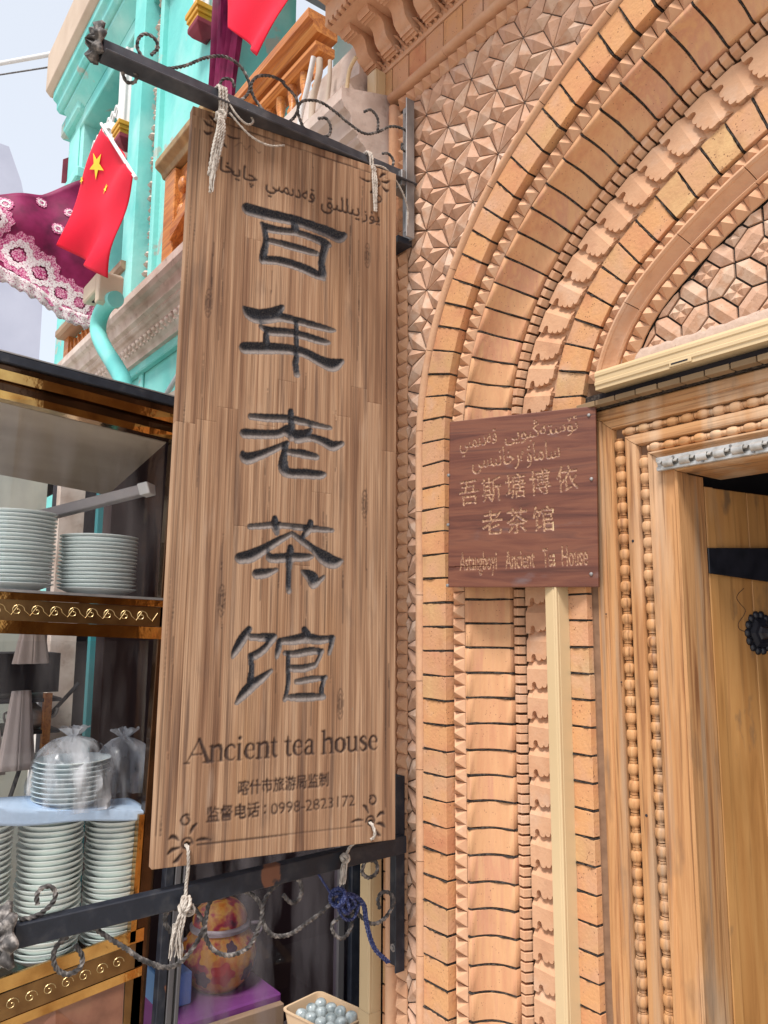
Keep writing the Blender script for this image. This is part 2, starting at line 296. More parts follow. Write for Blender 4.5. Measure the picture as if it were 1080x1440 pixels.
# roll moulding (torus), built of segments with fine joints
TP=[(-.001,.02)]+[(.011-.0115*math.cos(a),.004-.0135*math.sin(a)) for a in [PI*i/7 for i in range(8)]]+[(.0235,.02)]
t=0.; segL=.21
while t<tend(.011):
    n=5 if t>ZS-.2 else 1
    A(sweep(TP,t+.0008,min(t+segL,tend(.011))-.0008,.011,n),'roll_segment',M['terra'],smooth=True); t+=segL
def brick_band(prof,pitch,uref,mat,t0=0.,off=0.,t1=None,gap=.0045,smooth=False,bevel=.0008,jy=.0018,name='brick'):
    t=t0+off; T=t1 or tend(uref); joints=[]
    while t<T:
        p=pitch*random.uniform(.965,1.035); a=t+gap/2; b=t+p-gap/2
        dy=random.uniform(-jy,jy); tw=random.uniform(-.0012,.0012); du=random.uniform(-.0008,.0008)
        mb=MB(); us=[q[0] for q in prof]; um=(min(us)+max(us))/2
        ring=lambda tt,s:[arch(u+du,tt+s*tw*(u-um)/.04,uref,Y+(dy if Y<max(y for _,y in prof)-.001 else 0)) for u,Y in prof]
        mb.loft([ring(a,1),ring(b,-1)])
        A(mb,name,mat,bevel=bevel,smooth=38 if smooth else False); joints.append(t); t+=p
    joints.append(t); return joints
def joint_mesh(js,prof,uref,proud=.0004,hw=.0018,outer=None):
    """rough black pointing that follows the brick face"""
    mb=MB(); face=outer or prof
    for t in js:
        if t>tend(uref): continue
        pts=[]
        for i in range(len(face)-1):
            (u0,y0),(u1,y1)=face[i],face[i+1]; n=max(1,int(math.hypot(u1-u0,y1-y0)/.008))
            for k in range(n): pts.append((u0+(u1-u0)*k/n,y0+(y1-y0)*k/n))
        pts.append(face[-1]); w=0; rings=[]
        for k,(u,Y) in enumerate(pts):
            w=w*.6+random.uniform(-.0011,.0011); h=hw*random.uniform(.5,1.5); pr=proud+random.uniform(-.0022,.0012)
            rings.append([arch(u,t+w-h,uref,Y-pr+.004),arch(u,t+w-h*.6,uref,Y-pr-.0008),arch(u,t+w+h*.6,uref,Y-pr-.0008),arch(u,t+w+h,uref,Y-pr+.004),arch(u,t+w+h,uref,Y+.012),arch(u,t+w-h,uref,Y+.012)])
        mb.loft(rings)
    return mb
# outer flat band
P1=[(.0235,0),(.1077,0),(.1077,.024),(.1077,.036),(.0235,.036)]
js=brick_band(P1,.0582,.065,M['brick'],off=-.02)
jm=joint_mesh(js,None,.065,outer=[(.024,0),(.107,0),(.1075,.022)])
# main cavetto band
cv=[(.1635+(.2323-.1635)*s,.024+(.0908-.024)*s) for s in [i/7 for i in range(8)]]
nx,ny=-.70,.71
cv=[(u+nx*.020*math.sin(PI*i/7)*-0.0+ (-.72)*.017*math.sin(PI*i/7),y+.69*.017*math.sin(PI*i/7)) for i,(u,y) in enumerate(cv)]
P2=[(.152,.022),(.160,.022)]+cv+[(.2323,.114),(.20,.128),(.152,.060)]
js2=brick_band(P2,.0580,.19,M['brick_cav'],off=-.01,smooth=True,bevel=.0009,jy=.001)
joint_faces2=[(.1535,.022),(.160,.022)]+cv[0::1]+[(.2323,.112)]
jm2=joint_mesh(js2,None,.19,outer=joint_faces2,hw=.0021)
# inner flat band
P3=[(.355,.114),(.437,.114),(.437,.134),(.437,.15),(.355,.15)]
js3=brick_band(P3,.0560,.396,M['brick'],off=0.)
jm3=joint_mesh(js3,None,.396,outer=[(.357,.114),(.4365,.114),(.4368,.134)])
for j in (jm,jm2,jm3): tag(A(j,'joint_mortar',M['mortar']),kind='stuff')
# rows of small pyramids
def pyramid_mesh(w,l,h,base=.004,dx=0,name='pyramid'):
    mb=MB(); mb.add([(0,0,0),(w,0,0),(w,0,l),(0,0,l),(w/2+dx,-h,l/2),(0,base,0),(w,base,0),(w,base,l),(0,base,l)],
       [(0,4,1),(1,4,2),(2,4,3),(3,4,0),(0,1,6,5),(1,2,7,6),(2,3,8,7),(3,0,5,8),(5,6,7,8)])
    return mb.mesh(name,M['terra'])
def row(me,u,Y,pitch,uref,name,t0=0.,t1=None,jit=.0012):
    t=t0; T=t1 or tend(uref); out=[]
    while t<T:
        m_=frame_at(u,t+pitch/2,uref,Y); m_=m_@Matrix.Translation((random.uniform(-jit,jit)*.5,random.uniform(-jit,jit),-pitch/2+random.uniform(-jit,jit)*.5))@Matrix.Rotation(random.uniform(-.03,.03),4,'Y')
        out.append(A2(name,me,m_)); t+=pitch
    return out
row(pyramid_mesh(.038,.0302,.018),.1115,.024,.0312,.13,'pyramid_block')
# dentils
mb=MB(); mb.loft([[(0,.004,z),(0,-.010,z+s*.001),(.004,-.0155,z),(.018,-.017,z),(.0255,-.002,z),(.0255,.004,z)] for z,s in ((0,1),(.0174,-1))])
dent=mb.mesh('dentil',M['terra'],bevel=.0012)
for tt in range(1): pass
rowT=row(dent,.2345,.113,.0220,.247,'dentil',jit=.0010)
# leaf tiles: a scalloped lower edge standing proud over the tile below
def leaf_mesh(pitch=.0635,w=.0845):
    e=[(0,.0),(.15,.0),(.165,.03),(.16,.14),(.18,.24),(.23,.29),(.29,.28),(.32,.20)]
    for (c0,b0,r0) in ((.425,.14,.095),(.60,.17,.080),(.765,.25,.080)):
        e+=[(c0-r0*math.cos(q),b0-r0*1.15*math.sin(q)+.03) for q in [PI*(k+.5)/6 for k in range(6)]]; e.append((c0+r0*1.02,b0+.06))
    e+=[(.855,.42),(.90,.36),(.955,.42),(.965,.55),(.93,.62),(.945,.70),(.985,.74),(.99,.86),(.93,.95),(.93,1.02)]
    pts=[(a*w,b*pitch) for a,b in e]+[(.93*w,1.12*pitch),(0,1.12*pitch)]
    mb=MB(); n=len(pts); k=n-2; PR=-.0125
    fr=[(x,PR,z) for x,z in pts[:k]]; md_=[(x,PR,max(z+.0008,.74*pitch)) for x,z in pts[:k]]; tp=[(min(x,.93*w),.0015,1.12*pitch) for x,z in pts[:k]]
    mb.v+=fr+tp+[(x,.006,z) for x,y,z in fr]+md_
    for i in range(k-1):
        mb.f.append((i,i+1,3*k+i+1,3*k+i)); mb.f.append((3*k+i,3*k+i+1,k+i+1,k+i)); mb.f.append((i+1,i,2*k+i,2*k+i+1))
    mb.mi=[0]*len(mb.f)
    # small side ticks cut beside the hook
    return mb.mesh('leaf_tile',M['terra'],recalc=False)
leaf=leaf_mesh()
for p in leaf.polygons: pass
lm=row(leaf,.2675,.119,.0635,.31,'leaf_tile',jit=.0006)
A(sweep([(.262,.1205),(.352,.1205),(.352,.132),(.262,.132)],0,ZS,.31,1),'leaf_bed',M['terra'])
mb=MB(); mb.loft([[arch(u,t,.31,Y) for u,Y in [(.262,.1205),(.352,.1205),(.352,.132),(.262,.132)]] for t in tspan(.31,.05,ZS)]); A(mb,'leaf_bed',M['terra'])
# ------------------------------------------------------------ inner order above the lintel
inn=thing('arch_inner_moulding','smooth hollow clay moulding between two rows of small pyramids above the lintel','moulding',(-.95,.13,2.15))
IO=Vector((.95,-.13,-2.15))
def I(o): o.parent=inn; o.matrix_parent_inverse=Matrix.Translation(IO); return o
T0=2.16
pm=pyramid_mesh(.026,.029,.016)
def rowI(me,u,Y,pitch,uref,t0):
    t=t0
    while t<tend(uref):
        m_=frame_at(u,t+pitch/2,uref,Y)@Matrix.Translation((0,random.uniform(-.001,.001),-pitch/2)); I(inst('pyramid_block',me,None,mat=m_)); t+=pitch
rowI(pm,.438,.126,.0295,.45,T0-.02)
pm2=pyramid_mesh(.033,.031,.022)
rowI(pm2,.5125,.132,.0315,.53,T0)
cvp=[(.4635,.135)]+[(.4635,.118),(.466,.112),(.471,.111),(.475,.116)]+[(.475+.028*s,.118+.020*math.sin(PI*min(1,s*1.0)*.62)) for s in [i/6 for i in range(7)]]+[(.5045,.124),(.5085,.120),(.512,.124),(.512,.15),(.4635,.15)]
t=T0-.02
while t<tend(.49):
    t2=min(t+.16,tend(.49)); mb=MB(); mb.loft([[arch(u,t+.0008+(t2-t-.0016)*i/5,.49,Y) for u,Y in cvp] for i in range(6)]); I(mb.build('moulding_segment',M['terra'],None,smooth=35)); t=t2+1e-6
# ------------------------------------------------------------ tympanum with hexagon and square tiles
ty=thing('tympanum_panel','panel of long hexagonal clay tiles and small square tiles in black joints above the lintel','wall panel',(-.5,.14,2.17))
TO=Vector((.5,-.14,-2.17))
def T(o): o.parent=ty; o.matrix_parent_inverse=Matrix.Translation(TO); return o
UT=.55; YT=.140
def offs(x,z):
    if z<ZS: return x-XL
    a=Vector((x-C1[0],z-C1[1])); d=Vector((math.cos(TJ),math.sin(TJ)))
    if a.x*d.y-a.y*d.x<0: return R1-a.length
    return R2-math.hypot(x-C2[0],z-C2[1])
mb=MB(); ts=tspan(UT,.04,T0-.05); pts=[arch(UT-.01,t,UT,0) for t in ts]; poly=[(p.x,p.z) for p in pts]+[(-.1,2.12)]
mb.prism(poly,'y',YT+.004,YT+.05); T(mb.build('joint_bed',M['mortar'],None))
p=.0595; x0,z0=-.779,2.3585; g=.0024
def shrink(poly,d):
    c=Vector((sum(q[0] for q in poly)/len(poly),sum(q[1] for q in poly)/len(poly))); out=[]
    n=len(poly)
    for i in range(n):
        a=Vector(poly[i-1]);b=Vector(poly[i]);c_=Vector(poly[(i+1)%n])
        e1=(b-a).normalized();e2=(c_-b).normalized(); n1=Vector((-e1.y,e1.x));n2=Vector((-e2.y,e2.x)); k=n1+n2
        if k.length<1e-6: k=n1
        out.append(b+k.normalized()*d/max(.35,k.normalized().dot(n1)))
    return out
def hexm(flip):
    P_=[(0,0),(p/2,0),(p,p/2),(p,p),(p/2,p),(0,p/2)]
    P_=shrink(P_,g); a=(.30*p,.30*p); b=(.70*p,.70*p); h=.0085
    if flip: P_=[(p-q[0],q[1]) for q in P_]; a=(p-a[0],a[1]); b=(p-b[0],b[1])
    mb=MB(); mb.add([(q[0],-.0015,q[1]) for q in P_]+[(a[0],-h,a[1]),(b[0],-h,b[1])]+[(q[0],.006,q[1]) for q in P_],
      [(0,1,6),(5,0,6),(1,2,7,6),(2,3,7),(3,4,7),(4,5,6,7)]+[(i,(i+1)%6,8+(i+1)%6,8+i) for i in range(6)])
    return mb.mesh('hexagon_tile',M['tile'])
HM=[hexm(0),hexm(1)]
def sqm():
    mb=MB(); h=.5*p-g; q=h/2
    for sx in (-1,1):
        for sz in (-1,1):
            cx,cz=sx*q,sz*q; c=[(cx-q,cz-q),(cx+q,cz-q),(cx+q,cz+q),(cx-q,cz+q)]
            mb.add([(a,-.0005,b) for a,b in c]+[(cx*1.0,-.0075,cz)],[(0,1,4),(1,2,4),(2,3,4),(3,0,4)])
    mb.add([(-h,-.0005,-h),(h,-.0005,-h),(h,-.0005,h),(-h,-.0005,h),(-h,.006,-h),(h,.006,-h),(h,.006,h),(-h,.006,h)],[(0,1,5,4),(1,2,6,5),(2,3,7,6),(3,0,4,7)])
    s=1/math.sqrt(2); me=mb.mesh('square_tile',M['tile']); me.transform(Matrix.Rotation(R_(45),4,'Y')@Matrix.Diagonal((s,1,s,1))); return me
SQ=sqm()
def inside(pts): 
    return all(offs(x,z)>UT-.004 and z>2.165 for x,z in pts)
def somein(pts): return any(offs(x,z)>UT-.004 and z>2.165 and x<-.2 for x,z in pts)
def clipped(me,mtx,dist_off,parent_fn,name,zmin=None,side=1):
    """cut a copy of a tile mesh where it meets the arch"""
    bm=bmesh.new(); bm.from_mesh(me); bm.transform(mtx)
    c=Vector((0,0,0)); 
    for v in bm.verts: c+=v.co
    c/=len(bm.verts)
    # nearest arch point
    ctr=Vector((C1[0],0,C1[1])) if (c.z>ZS and (c.x-C1[0])*math.sin(TJ)-(c.z-C1[1])*math.cos(TJ)<0) else Vector((C2[0],0,C2[1]))
    Rr_=(R1 if abs(ctr.x-C1[0])<1e-4 else R2)-dist_off
    if c.z<=ZS: n=Vector((-1,0,0)); pt=Vector((XL+dist_off,0,c.z))
    else: n=Vector((c.x-ctr.x,0,c.z-ctr.z)).normalized(); pt=ctr+n*Rr_
    n=n*side
    bmesh.ops.bisect_plane(bm,geom=bm.verts[:]+bm.edges[:]+bm.faces[:],plane_co=pt,plane_no=n,clear_outer=True)
    if zmin is not None: bmesh.ops.bisect_plane(bm,geom=bm.verts[:]+bm.edges[:]+bm.faces[:],plane_co=(0,0,zmin),plane_no=(0,0,-1),clear_outer=True)
    if len(bm.faces)<3: bm.free(); return
    bmesh.ops.holes_fill(bm,edges=[e for e in bm.edges if e.is_boundary])
    m2=D.meshes.new(name); bm.to_mesh(m2); bm.free(); m2.materials.append(me.materials[0]); parent_fn(D.objects.new(name,m2))
def Tl(o): COL.objects.link(o); return T(o)
for i in range(-4,12):
    for j in range(-5,8):
        x,z=x0+i*p,z0+j*p
        # hexagon in cell (i,j): cross corner at i+j even
        flip=(i+j)%2; cell=[(x,z),(x+p,z),(x+p,z+p),(x,z+p)]
        mt=Matrix.Translation((x,YT+random.uniform(-.0008,.0008),z))@Matrix.Rotation(random.uniform(-.02,.02),4,'X')
        if x>-.12: continue
        if inside(cell): T(inst('hexagon_tile',HM[flip],None,mat=mt))
        elif somein(cell+[(x+p/2,z+p/2)]): clipped(HM[flip],mt,UT,Tl,'hexagon_tile',zmin=2.165)
        if flip:
            q=[(x-p/2,z),(x+p/2,z),(x,z-p/2),(x,z+p/2)]; mt=Matrix.Translation((x,YT,z))
            if inside(q): T(inst('square_tile',SQ,None,mat=mt))
            elif somein(q+[(x,z)]): clipped(SQ,mt,UT,Tl,'square_tile',zmin=2.165)
# wavy pale mortar fillet at its foot
mb=MB(); rings=[]; rr=random.Random(3)
for i in range(90):
    x=-.985+i*.0105; h=2.183+.008*rr.random(); rings.append([(x,YT-.011,2.150),(x,YT-.009-.002*rr.random(),h-.012),(x,YT-.005,h-.004),(x,YT+.004,h+.001),(x,YT+.004,2.15)])
mb.loft(rings); T(mb.build('mortar_fillet',M['pinkmortar'],None,smooth=50))
# ------------------------------------------------------------ spandrel of star tiles
sp=thing('star_tile_panel','wall of pyramid shaped tiles forming eight rayed stars left of the arch','wall panel',(-1.55,0,0))
SO=Vector((1.55,0,0))
def Sx(o): o.parent=sp; o.matrix_parent_inverse=Matrix.Translation(SO); return o
def Sl(o): COL.objects.link(o); return Sx(o)
a_=.0890; c_=.0845; YS=.012
th_=R_(1.6)
def kite_mesh(poly,apex,h,name):
    P_=shrink(poly,.0015); n=len(P_); mb=MB()
    mb.add([(q[0],0,q[1]) for q in P_]+[(apex[0],-h,apex[1])]+[(q[0],.010,q[1]) for q in P_],[(i,(i+1)%n,n) for i in range(n)]+[(i,(i+1)%n,n+1+(i+1)%n,n+1+i) for i in range(n)])
    return mb.mesh(name,M['tile'])
L_=math.hypot(a_,c_); kv=L_/2*math.tan(PI/8)  # half short diagonal of rhombus
# square lattice with unit vectors e1=(a,-c), e2=(a,c) (nearly square, 45 deg)
e1=Vector((a_,-c_)); e2=Vector((a_,c_))
n1=Vector((c_,a_)).normalized(); n2=Vector((-c_,a_)).normalized()
def poly_ccw(P_):
    s=sum(P_[i][0]*P_[(i+1)%len(P_)][1]-P_[(i+1)%len(P_)][0]*P_[i][1] for i in range(len(P_))); return P_ if s>0 else P_[::-1]
rh1=poly_ccw([Vector((0,0)),e1/2-n1*kv,e1,e1/2+n1*kv]); rh2=poly_ccw([Vector((0,0)),e2/2-n2*kv,e2,e2/2+n2*kv])
Mc=e1/2+e2/2   # centre of the cell whose corners are 0,e1,e1+e2,e2 (x direction)
RM=[kite_mesh(rh1,e1/2,.0125,'rhombus_tile'),kite_mesh(rh2,e2/2,.0125,'rhombus_tile')]
KM=[]
va=e1/2+n1*kv; vb=e2/2-n2*kv; vc=e1+e2/2+n2*kv*-1 if False else None
corners=[(Vector((0,0)),e1/2+n1*kv,e2/2-n2*kv),
         (e1+e2,e1+e2/2+n2*kv,e2+e1/2-n1*kv),
         (e1,e1+e2/2+n2*kv,e1/2+n1*kv),
         (e2,e2+e1/2-n1*kv,e2/2-n2*kv)]
for c,a,b in corners:
    P_=poly_ccw([c,a,Mc,b]); ap=c*.36+Mc*.64; KM.append(kite_mesh(P_,ap,.0165,'kite_tile'))
FX0,FX1,FZ0,FZ1=-1.562,-.2,.35,3.062
lo=Vector((-1.3976,2.7362)); rc,rs=math.cos(th_),math.sin(th_)
def Lp(v): return lo+v
def place_tile(me,o2):
    x,z=o2; mt=Matrix.Translation((x,YS+random.uniform(-.001,.001),z))@Matrix.Rotation(random.uniform(-.014,.014),4,'X')@Matrix.Rotation(random.uniform(-.012,.012),4,'Z')
    vs=[mt@v.co for v in me.vertices]
    inn_=[offs(v.x,v.z)<.004 and FX0<v.x<FX1 and FZ0<v.z<FZ1 for v in vs]
    if not any(inn_): return
    if all(inn_): Sx(inst(me.name.split('.')[0],me,None,mat=mt)); return
    bm=bmesh.new(); bm.from_mesh(me); bm.transform(mt)
    for co,no in (((FX0,0,0),(-1,0,0)),((FX1,0,0),(1,0,0)),((0,0,FZ0),(0,0,-1)),((0,0,FZ1),(0,0,1))):
        bmesh.ops.bisect_plane(bm,geom=bm.verts[:]+bm.edges[:]+bm.faces[:],plane_co=co,plane_no=no,clear_outer=True)
    if len(bm.faces)<2: bm.free(); return
    m2=D.meshes.new(me.name.split('.')[0]); bm.to_mesh(m2); bm.free(); m2.materials.append(M['tile'])
    if any(offs(v.x,v.z)>.004 for v in vs): clipped(m2,Matrix(),.004,Sl,m2.name,side=-1)
    else: Sl(D.objects.new(m2.name,m2))
cnt=0
for i in range(-22,24):
    for j in range(-22,24):
        o2=lo+e1*i+e2*j
        if not(-1.9<o2.x<.1 and .2<o2.y<3.2) : continue
        if offs(o2.x,o2.y)>.25: continue
        for me in RM+KM: place_tile(me,o2)
# bed of the panel
mb=MB(); ts=tspan(.0,.05,0.); pa=[arch(.0,t,0,0) for t in ts]
poly=[(p_.x,p_.z) for p_ in pa]+[(-.2,3.9),(-1.70,3.9),(-1.70,0)]
mb.prism(poly,'y',YS+.004,.30); Sx(mb.build('tile_bed',M['grey_mortar'],None))
# ------------------------------------------------------------ rectangular border: roll, pyramids, plain bricks
bd=thing('panel_border','straight border of roll moulding, pyramid row and plain bricks framing the star tiles','moulding',(-1.6,0,0))
BO=Vector((1.6,0,0))
def Bx(o): o.parent=bd; o.matrix_parent_inverse=Matrix.Translation(BO); return o
pm3=pyramid_mesh(.036,.0345,.020)
z=.3
while z<3.03: Bx(inst('pyramid_block',pm3,None,mat=Matrix.Translation((-1.5995,.008+random.uniform(-.001,.001),z)))); z+=.0352
x=-1.60
pm4=pm3
while x<-.25: Bx(inst('pyramid_block',pm4,None,mat=Matrix.Translation((x+.036,.008,3.062))@Matrix.Rotation(R_(-90),4,'Y'))); x+=.0352
def rollprof(w,h): return [(-w/2,.03)]+[(-w/2*math.cos(PI*i/7),-h*math.sin(PI*i/7)) for i in range(8)]+[(w/2,.03)]
for k in range(12):
    za=.02+k*.255; zb=min(za+.254,3.112)
    mb=MB(); mb.loft([[(-1.6145+a,-.002+b,zz) for a,b in rollprof(.027,.014)] for zz in (za,zb)]); Bx(mb.build('roll_segment',M['terra'],None,smooth=40))
for k in range(7):
    xa=-1.628+k*.24; mb=MB(); mb.loft([[(xx,-.002+b,3.1125+a) for a,b in rollprof(.027,.014)] for xx in (xa,xa+.239)]); Bx(mb.build('roll_segment',M['terra'],None,smooth=40))
# plain bricks: left upright strip and the course over the border
z=.0
while z<3.12:
    mb=MB(); mb.box(-1.655,-1.6285,.004+random.uniform(-.001,.001),.05,z+.002,z+.064); Bx(mb.build('brick',M['brick'],None,bevel=.001)); z+=.066
x=-1.70
while x<-.3:
    mb=MB(); mb.box(x+.0015,x+.0725,.002+random.uniform(-.0015,.001),.05,3.128,3.212); Bx(mb.build('brick',M['brick'],None,bevel=.001)); x+=.0745
mb=MB(); mb.box(-1.705,-.25,.008,.06,3.12,3.222); mb.box(-1.70,-1.628,.010,.06,0,3.12); Bx(mb.build('joint_bed',M['mortar'],None))
mb=MB(); mb.box(-1.71,-1.45,.03,.30,0,3.9);
o=mb.build('wall_end',M['terra_old'],None); Bx(o)
# ------------------------------------------------------------ cornice with brackets over the border
cn=thing('brick_cornice','projecting cornice of pink brick with scrolled brackets and checkered dentils above the tiles','cornice',(-1.0,-.1,3.22))
CO=Vector((1.0,.1,-3.22))
def Cx(o): o.parent=cn; o.matrix_parent_inverse=Matrix.Translation(CO); return o
CE=-1.735
mb=MB()   # checker of small blocks, three rows
for r in range(3):
    x=CE+.01+(r%2)*.0105
    while x<-.45:
        y=-.006-r*.010; mb.add([(x,.004,3.222+r*.0175),(x+.010,.004,3.222+r*.0175),(x+.010,.004,3.2385+r*.0175),(x,.004,3.2385+r*.0175),(x+.005,y-.010,3.231+r*.0175),(x+.0,y,3.231+r*.0175),(x+.010,y,3.231+r*.0175)],
             [(0,5,4),(3,4,5),(1,4,6),(2,6,4),(0,4,1),(3,2,4)]); x+=.021
tag(Cx(mb.build('checker_dentils',M['terra'],None)),kind='stuff')
# stepped body
prof=[(.06,3.213),(-.002,3.213),(-.002,3.275),(-.012,3.285),(-.012,3.325),(-.125,3.332),(-.150,3.334),(-.150,3.345),(-.163,3.348),(-.163,3.405),(-.19,3.410),(-.215,3.415),(-.215,3.43),(-.232,3.434),(-.232,3.50),(-.17,3.53),(.06,3.6)]
mb=MB(); mb.loft([[(x,y,z) for y,z in prof] for x in (CE,-.3)]); Cx(mb.build('cornice_body',M['terra'],None))
# dentil rows
mb=MB(); mb.loft([[(x,0,0),(x,-.014,0.001),(x,-.016,.012),(x,0,.013)] for x in (0,.015)]); dm=mb.mesh('dentil',M['terra'],bevel=.001)
x=CE
while x<-.5:
    Cx(inst('dentil',dm,None,mat=Matrix.Translation((x,-.150,3.3335)))); x+=.0235
x=CE-.004
while x<-.5:
    Cx(inst('dentil',dm,None,mat=Matrix.Translation((x,-.215,3.416)))); x+=.0235
mb=MB(); w=.056; h=.066
mb.add([(0,0,0),(w,0,0),(w,0,h),(0,0,h),(w/2,-.026,h/2)],[(0,1,4),(1,2,4),(2,3,4),(3,0,4)]); fm=mb.mesh('pyramid_block',M['terra'])
x=CE
while x<-.6: Cx(inst('pyramid_block',fm,None,mat=Matrix.Translation((x,-.2325,3.434)))); x+=.0565
Cx(inst('pyramid_block',fm,None,mat=Matrix.Translation((CE-.0005,-.176,3.434))@Matrix.Rotation(R_(-90),4,'Z')))
# brackets: S-shaped consoles
def bracket():
    mb=MB(); pts=[]
    cur=[(-.004,3.236),(-.012,3.232),(-.016,3.238),(-.022,3.236),(-.026,3.243),(-.032,3.241),(-.036,3.250),(-.046,3.256),(-.056,3.270),(-.060,3.287),(-.064,3.302),(-.074,3.312),(-.086,3.314),(-.090,3.309),(-.096,3.314),(-.101,3.309),(-.107,3.315),(-.112,3.311),(-.118,3.318),(-.120,3.332)]
    poly=cur+[(-.004,3.332)]
    mb.prism(poly,'x',0,.050); return mb.mesh('bracket',M['terra'],smooth=35)
bm_=bracket(); x=CE+.012
while x<-.5: Cx(inst('bracket',bm_,None,mat=Matrix.Translation((x,0,0)))); x+=.0885
# ------------------------------------------------------------ wooden door frame
df=thing('wooden_door_frame','honey coloured wooden door frame with two rows of carved beads down its front','door frame',(-.97,.14,0))
DO=Vector((.97,-.14,0))
def Dx(o): o.parent=df; o.matrix_parent_inverse=Matrix.Translation(DO); return o
XO,XI,ZO,ZI=-1.076,-.864,2.077,1.912
fp=[(0,.034),(0,.000),(.02,-.004),(.14,-.006),(.16,-.0015),(.18,-.006),(.29,-.007),(.300,-.001),(.305,.010),(.425,.010),(.430,-.001),(.45,-.007),(.51,-.009),(.57,-.007),(.582,-.001),(.587,.010),(.698,.010),(.703,-.002),(.71,-.009),(.73,-.009),(.745,-.003),(.76,.0),(.80,-.0015),(.955,-.0015),(.975,-.006),(.99,-.006),(1.0,-.003),(1.0,.034)]
YF=.142
up=[[(XO+(XI-XO)*s,YF+d,0) for s,d in fp],[(XO+(XI-XO)*s,YF+d,ZO-(ZO-ZI)*s-.0006) for s,d in fp]]
mb=MB(); mb.loft(up); Dx(mb.build('frame_upright',M['wood_z'],None,smooth=30))
mb=MB(); mb.loft([[(XO+(XI-XO)*s,YF+d,ZO-(ZO-ZI)*s+.0006) for s,d in fp],[(.35,YF+d,ZO-(ZO-ZI)*s+.0006) for s,d in fp]]); Dx(mb.build('frame_lintel',M['wood_x'],None,smooth=30))
# reveal of the frame
mb=MB(); mb.box(XI-.05,XI-.0015,YF+.034,.236,0,ZI); Dx(mb.build('jamb_lining',M['wood_z'],None,bevel=.002))
mb=MB(); mb.box(XI-.001,.35,YF+.034,.30,ZI+.001,ZI+.06); Dx(mb.build('head_lining',M['wood_x'],None,bevel=.002))
def bead_prof(r,l):
    out=[(.0,0),(r*.62,0),(r*.70,l*.03),(r*.62,l*.07),(r*.72,l*.10),(r*.60,l*.135)]
    for i in range(9):
        a=PI*(i/8); out.append((max(r*.60,r*(.60+.42*math.sin(a)**.5)),l*(.15+.72*i/8)))
    out+=[(r*.72,l*.90),(r*.62,l*.93),(r*.70,l*.97),(r*.62,l),(0,l)]
    return out
BL=.0335
mb=MB(); mb.lathe(bead_prof(.0122,BL),n=12); bz=mb.mesh('bead',M['wood_z'],smooth=50)
mb=MB(); mb.lathe(bead_prof(.0102,BL),n=12,axis='x'); bx=mb.mesh('bead',M['wood_x'],smooth=50)
for s in (.365,.6425):
    X=XO+(XI-XO)*s; z=ZO-(ZO-ZI)*s-.012-BL
    while z>.30:
        Dx(inst('bead',bz,None,mat=Matrix.Translation((X+random.uniform(-.0005,.0005),YF+.0015+random.uniform(-.0008,.0008),z))@Matrix.Rotation(random.uniform(0,6),4,'Z')@Matrix.Rotation(random.uniform(-.05,.05),4,'X')@Matrix.Diagonal((random.uniform(.92,1.05),random.uniform(.92,1.05),random.uniform(.94,1.0),1)))); z-=BL
    Z=ZO-(ZO-ZI)*s; x=X+.010
    while x<.05:
        Dx(inst('bead',bx,None,mat=Matrix.Translation((x,YF+.0015+random.uniform(-.0008,.0008),Z+random.uniform(-.0005,.0005)))@Matrix.Rotation(random.uniform(0,6),4,'X')@Matrix.Diagonal((random.uniform(.94,1.0),random.uniform(.92,1.06),random.uniform(.92,1.06),1)))); x+=BL
# small nails and holes
for (s,z,r) in ((.52,1.235,.0028),(.30,1.49,.0015),(.50,1.78,.003),(.15,1.63,.0015)):
    mb=MB(); mb.lathe([(0,0),(r,0),(r,.002),(0,.002)],n=10,axis='y',c=(XO+(XI-XO)*s,YF-.0095,z)); Dx(mb.build('nail_hole',M['dark'],None))
# aluminium hook strip under the lintel
hk=thing('slotted_metal_strip','scratched silver metal strip with a row of open hooks fixed under the lintel','metal strip',(-.8,.13,1.925))
HO=Vector((.8,-.13,-1.925))
def Hx(o): o.parent=hk; o.matrix_parent_inverse=Matrix.Translation(HO); return o
mb=MB(); mb.box(-.902,.3,.1255,.1295,1.9165,1.9245); mb.box(-.902,.3,.1240,.1280,1.934,1.9435); mb.box(-.902,.3,.1292,.1325,1.916,1.942); Hx(mb.build('strip_plate',M['alu'],None,bevel=.0006))
x=-.895
while x<.2:
    pts=[(x,.1255,1.922)]; mb=MB()
    rings=[]
    for i in range(9):
        a=-PI*.5+PI*1.15*i/8; y=.1255-.0075*math.cos(a)-.001; zz=1.9295+.0085*math.sin(a); rings.append((y,zz))
    inner=[(y+.0017,zz) for y,zz in rings]
    P_=rings+inner[::-1]
    mb.prism(P_,'x',x+.012,x+.034); Hx(mb.build('hook',M['alu'],None,smooth=40))
    mb=MB(); mb.prism([(.1245,1.936),(.1195,1.931),(.1205,1.929),(.1258,1.934)],'x',x-.002,x+.006); Hx(mb.build('hook_tab',M['alu'],None)); x+=.036
for x in (-.862,-.80,-.742,-.70,-.64):
    mb=MB(); mb.lathe([(0,-.001),(.003,-.001),(.0025,.001),(0,.001)],n=8,axis='y',c=(x,.1235,1.939 if x in(-.862,-.742,-.64) else 1.9205)); Hx(mb.build('rivet',M['steel'],None))
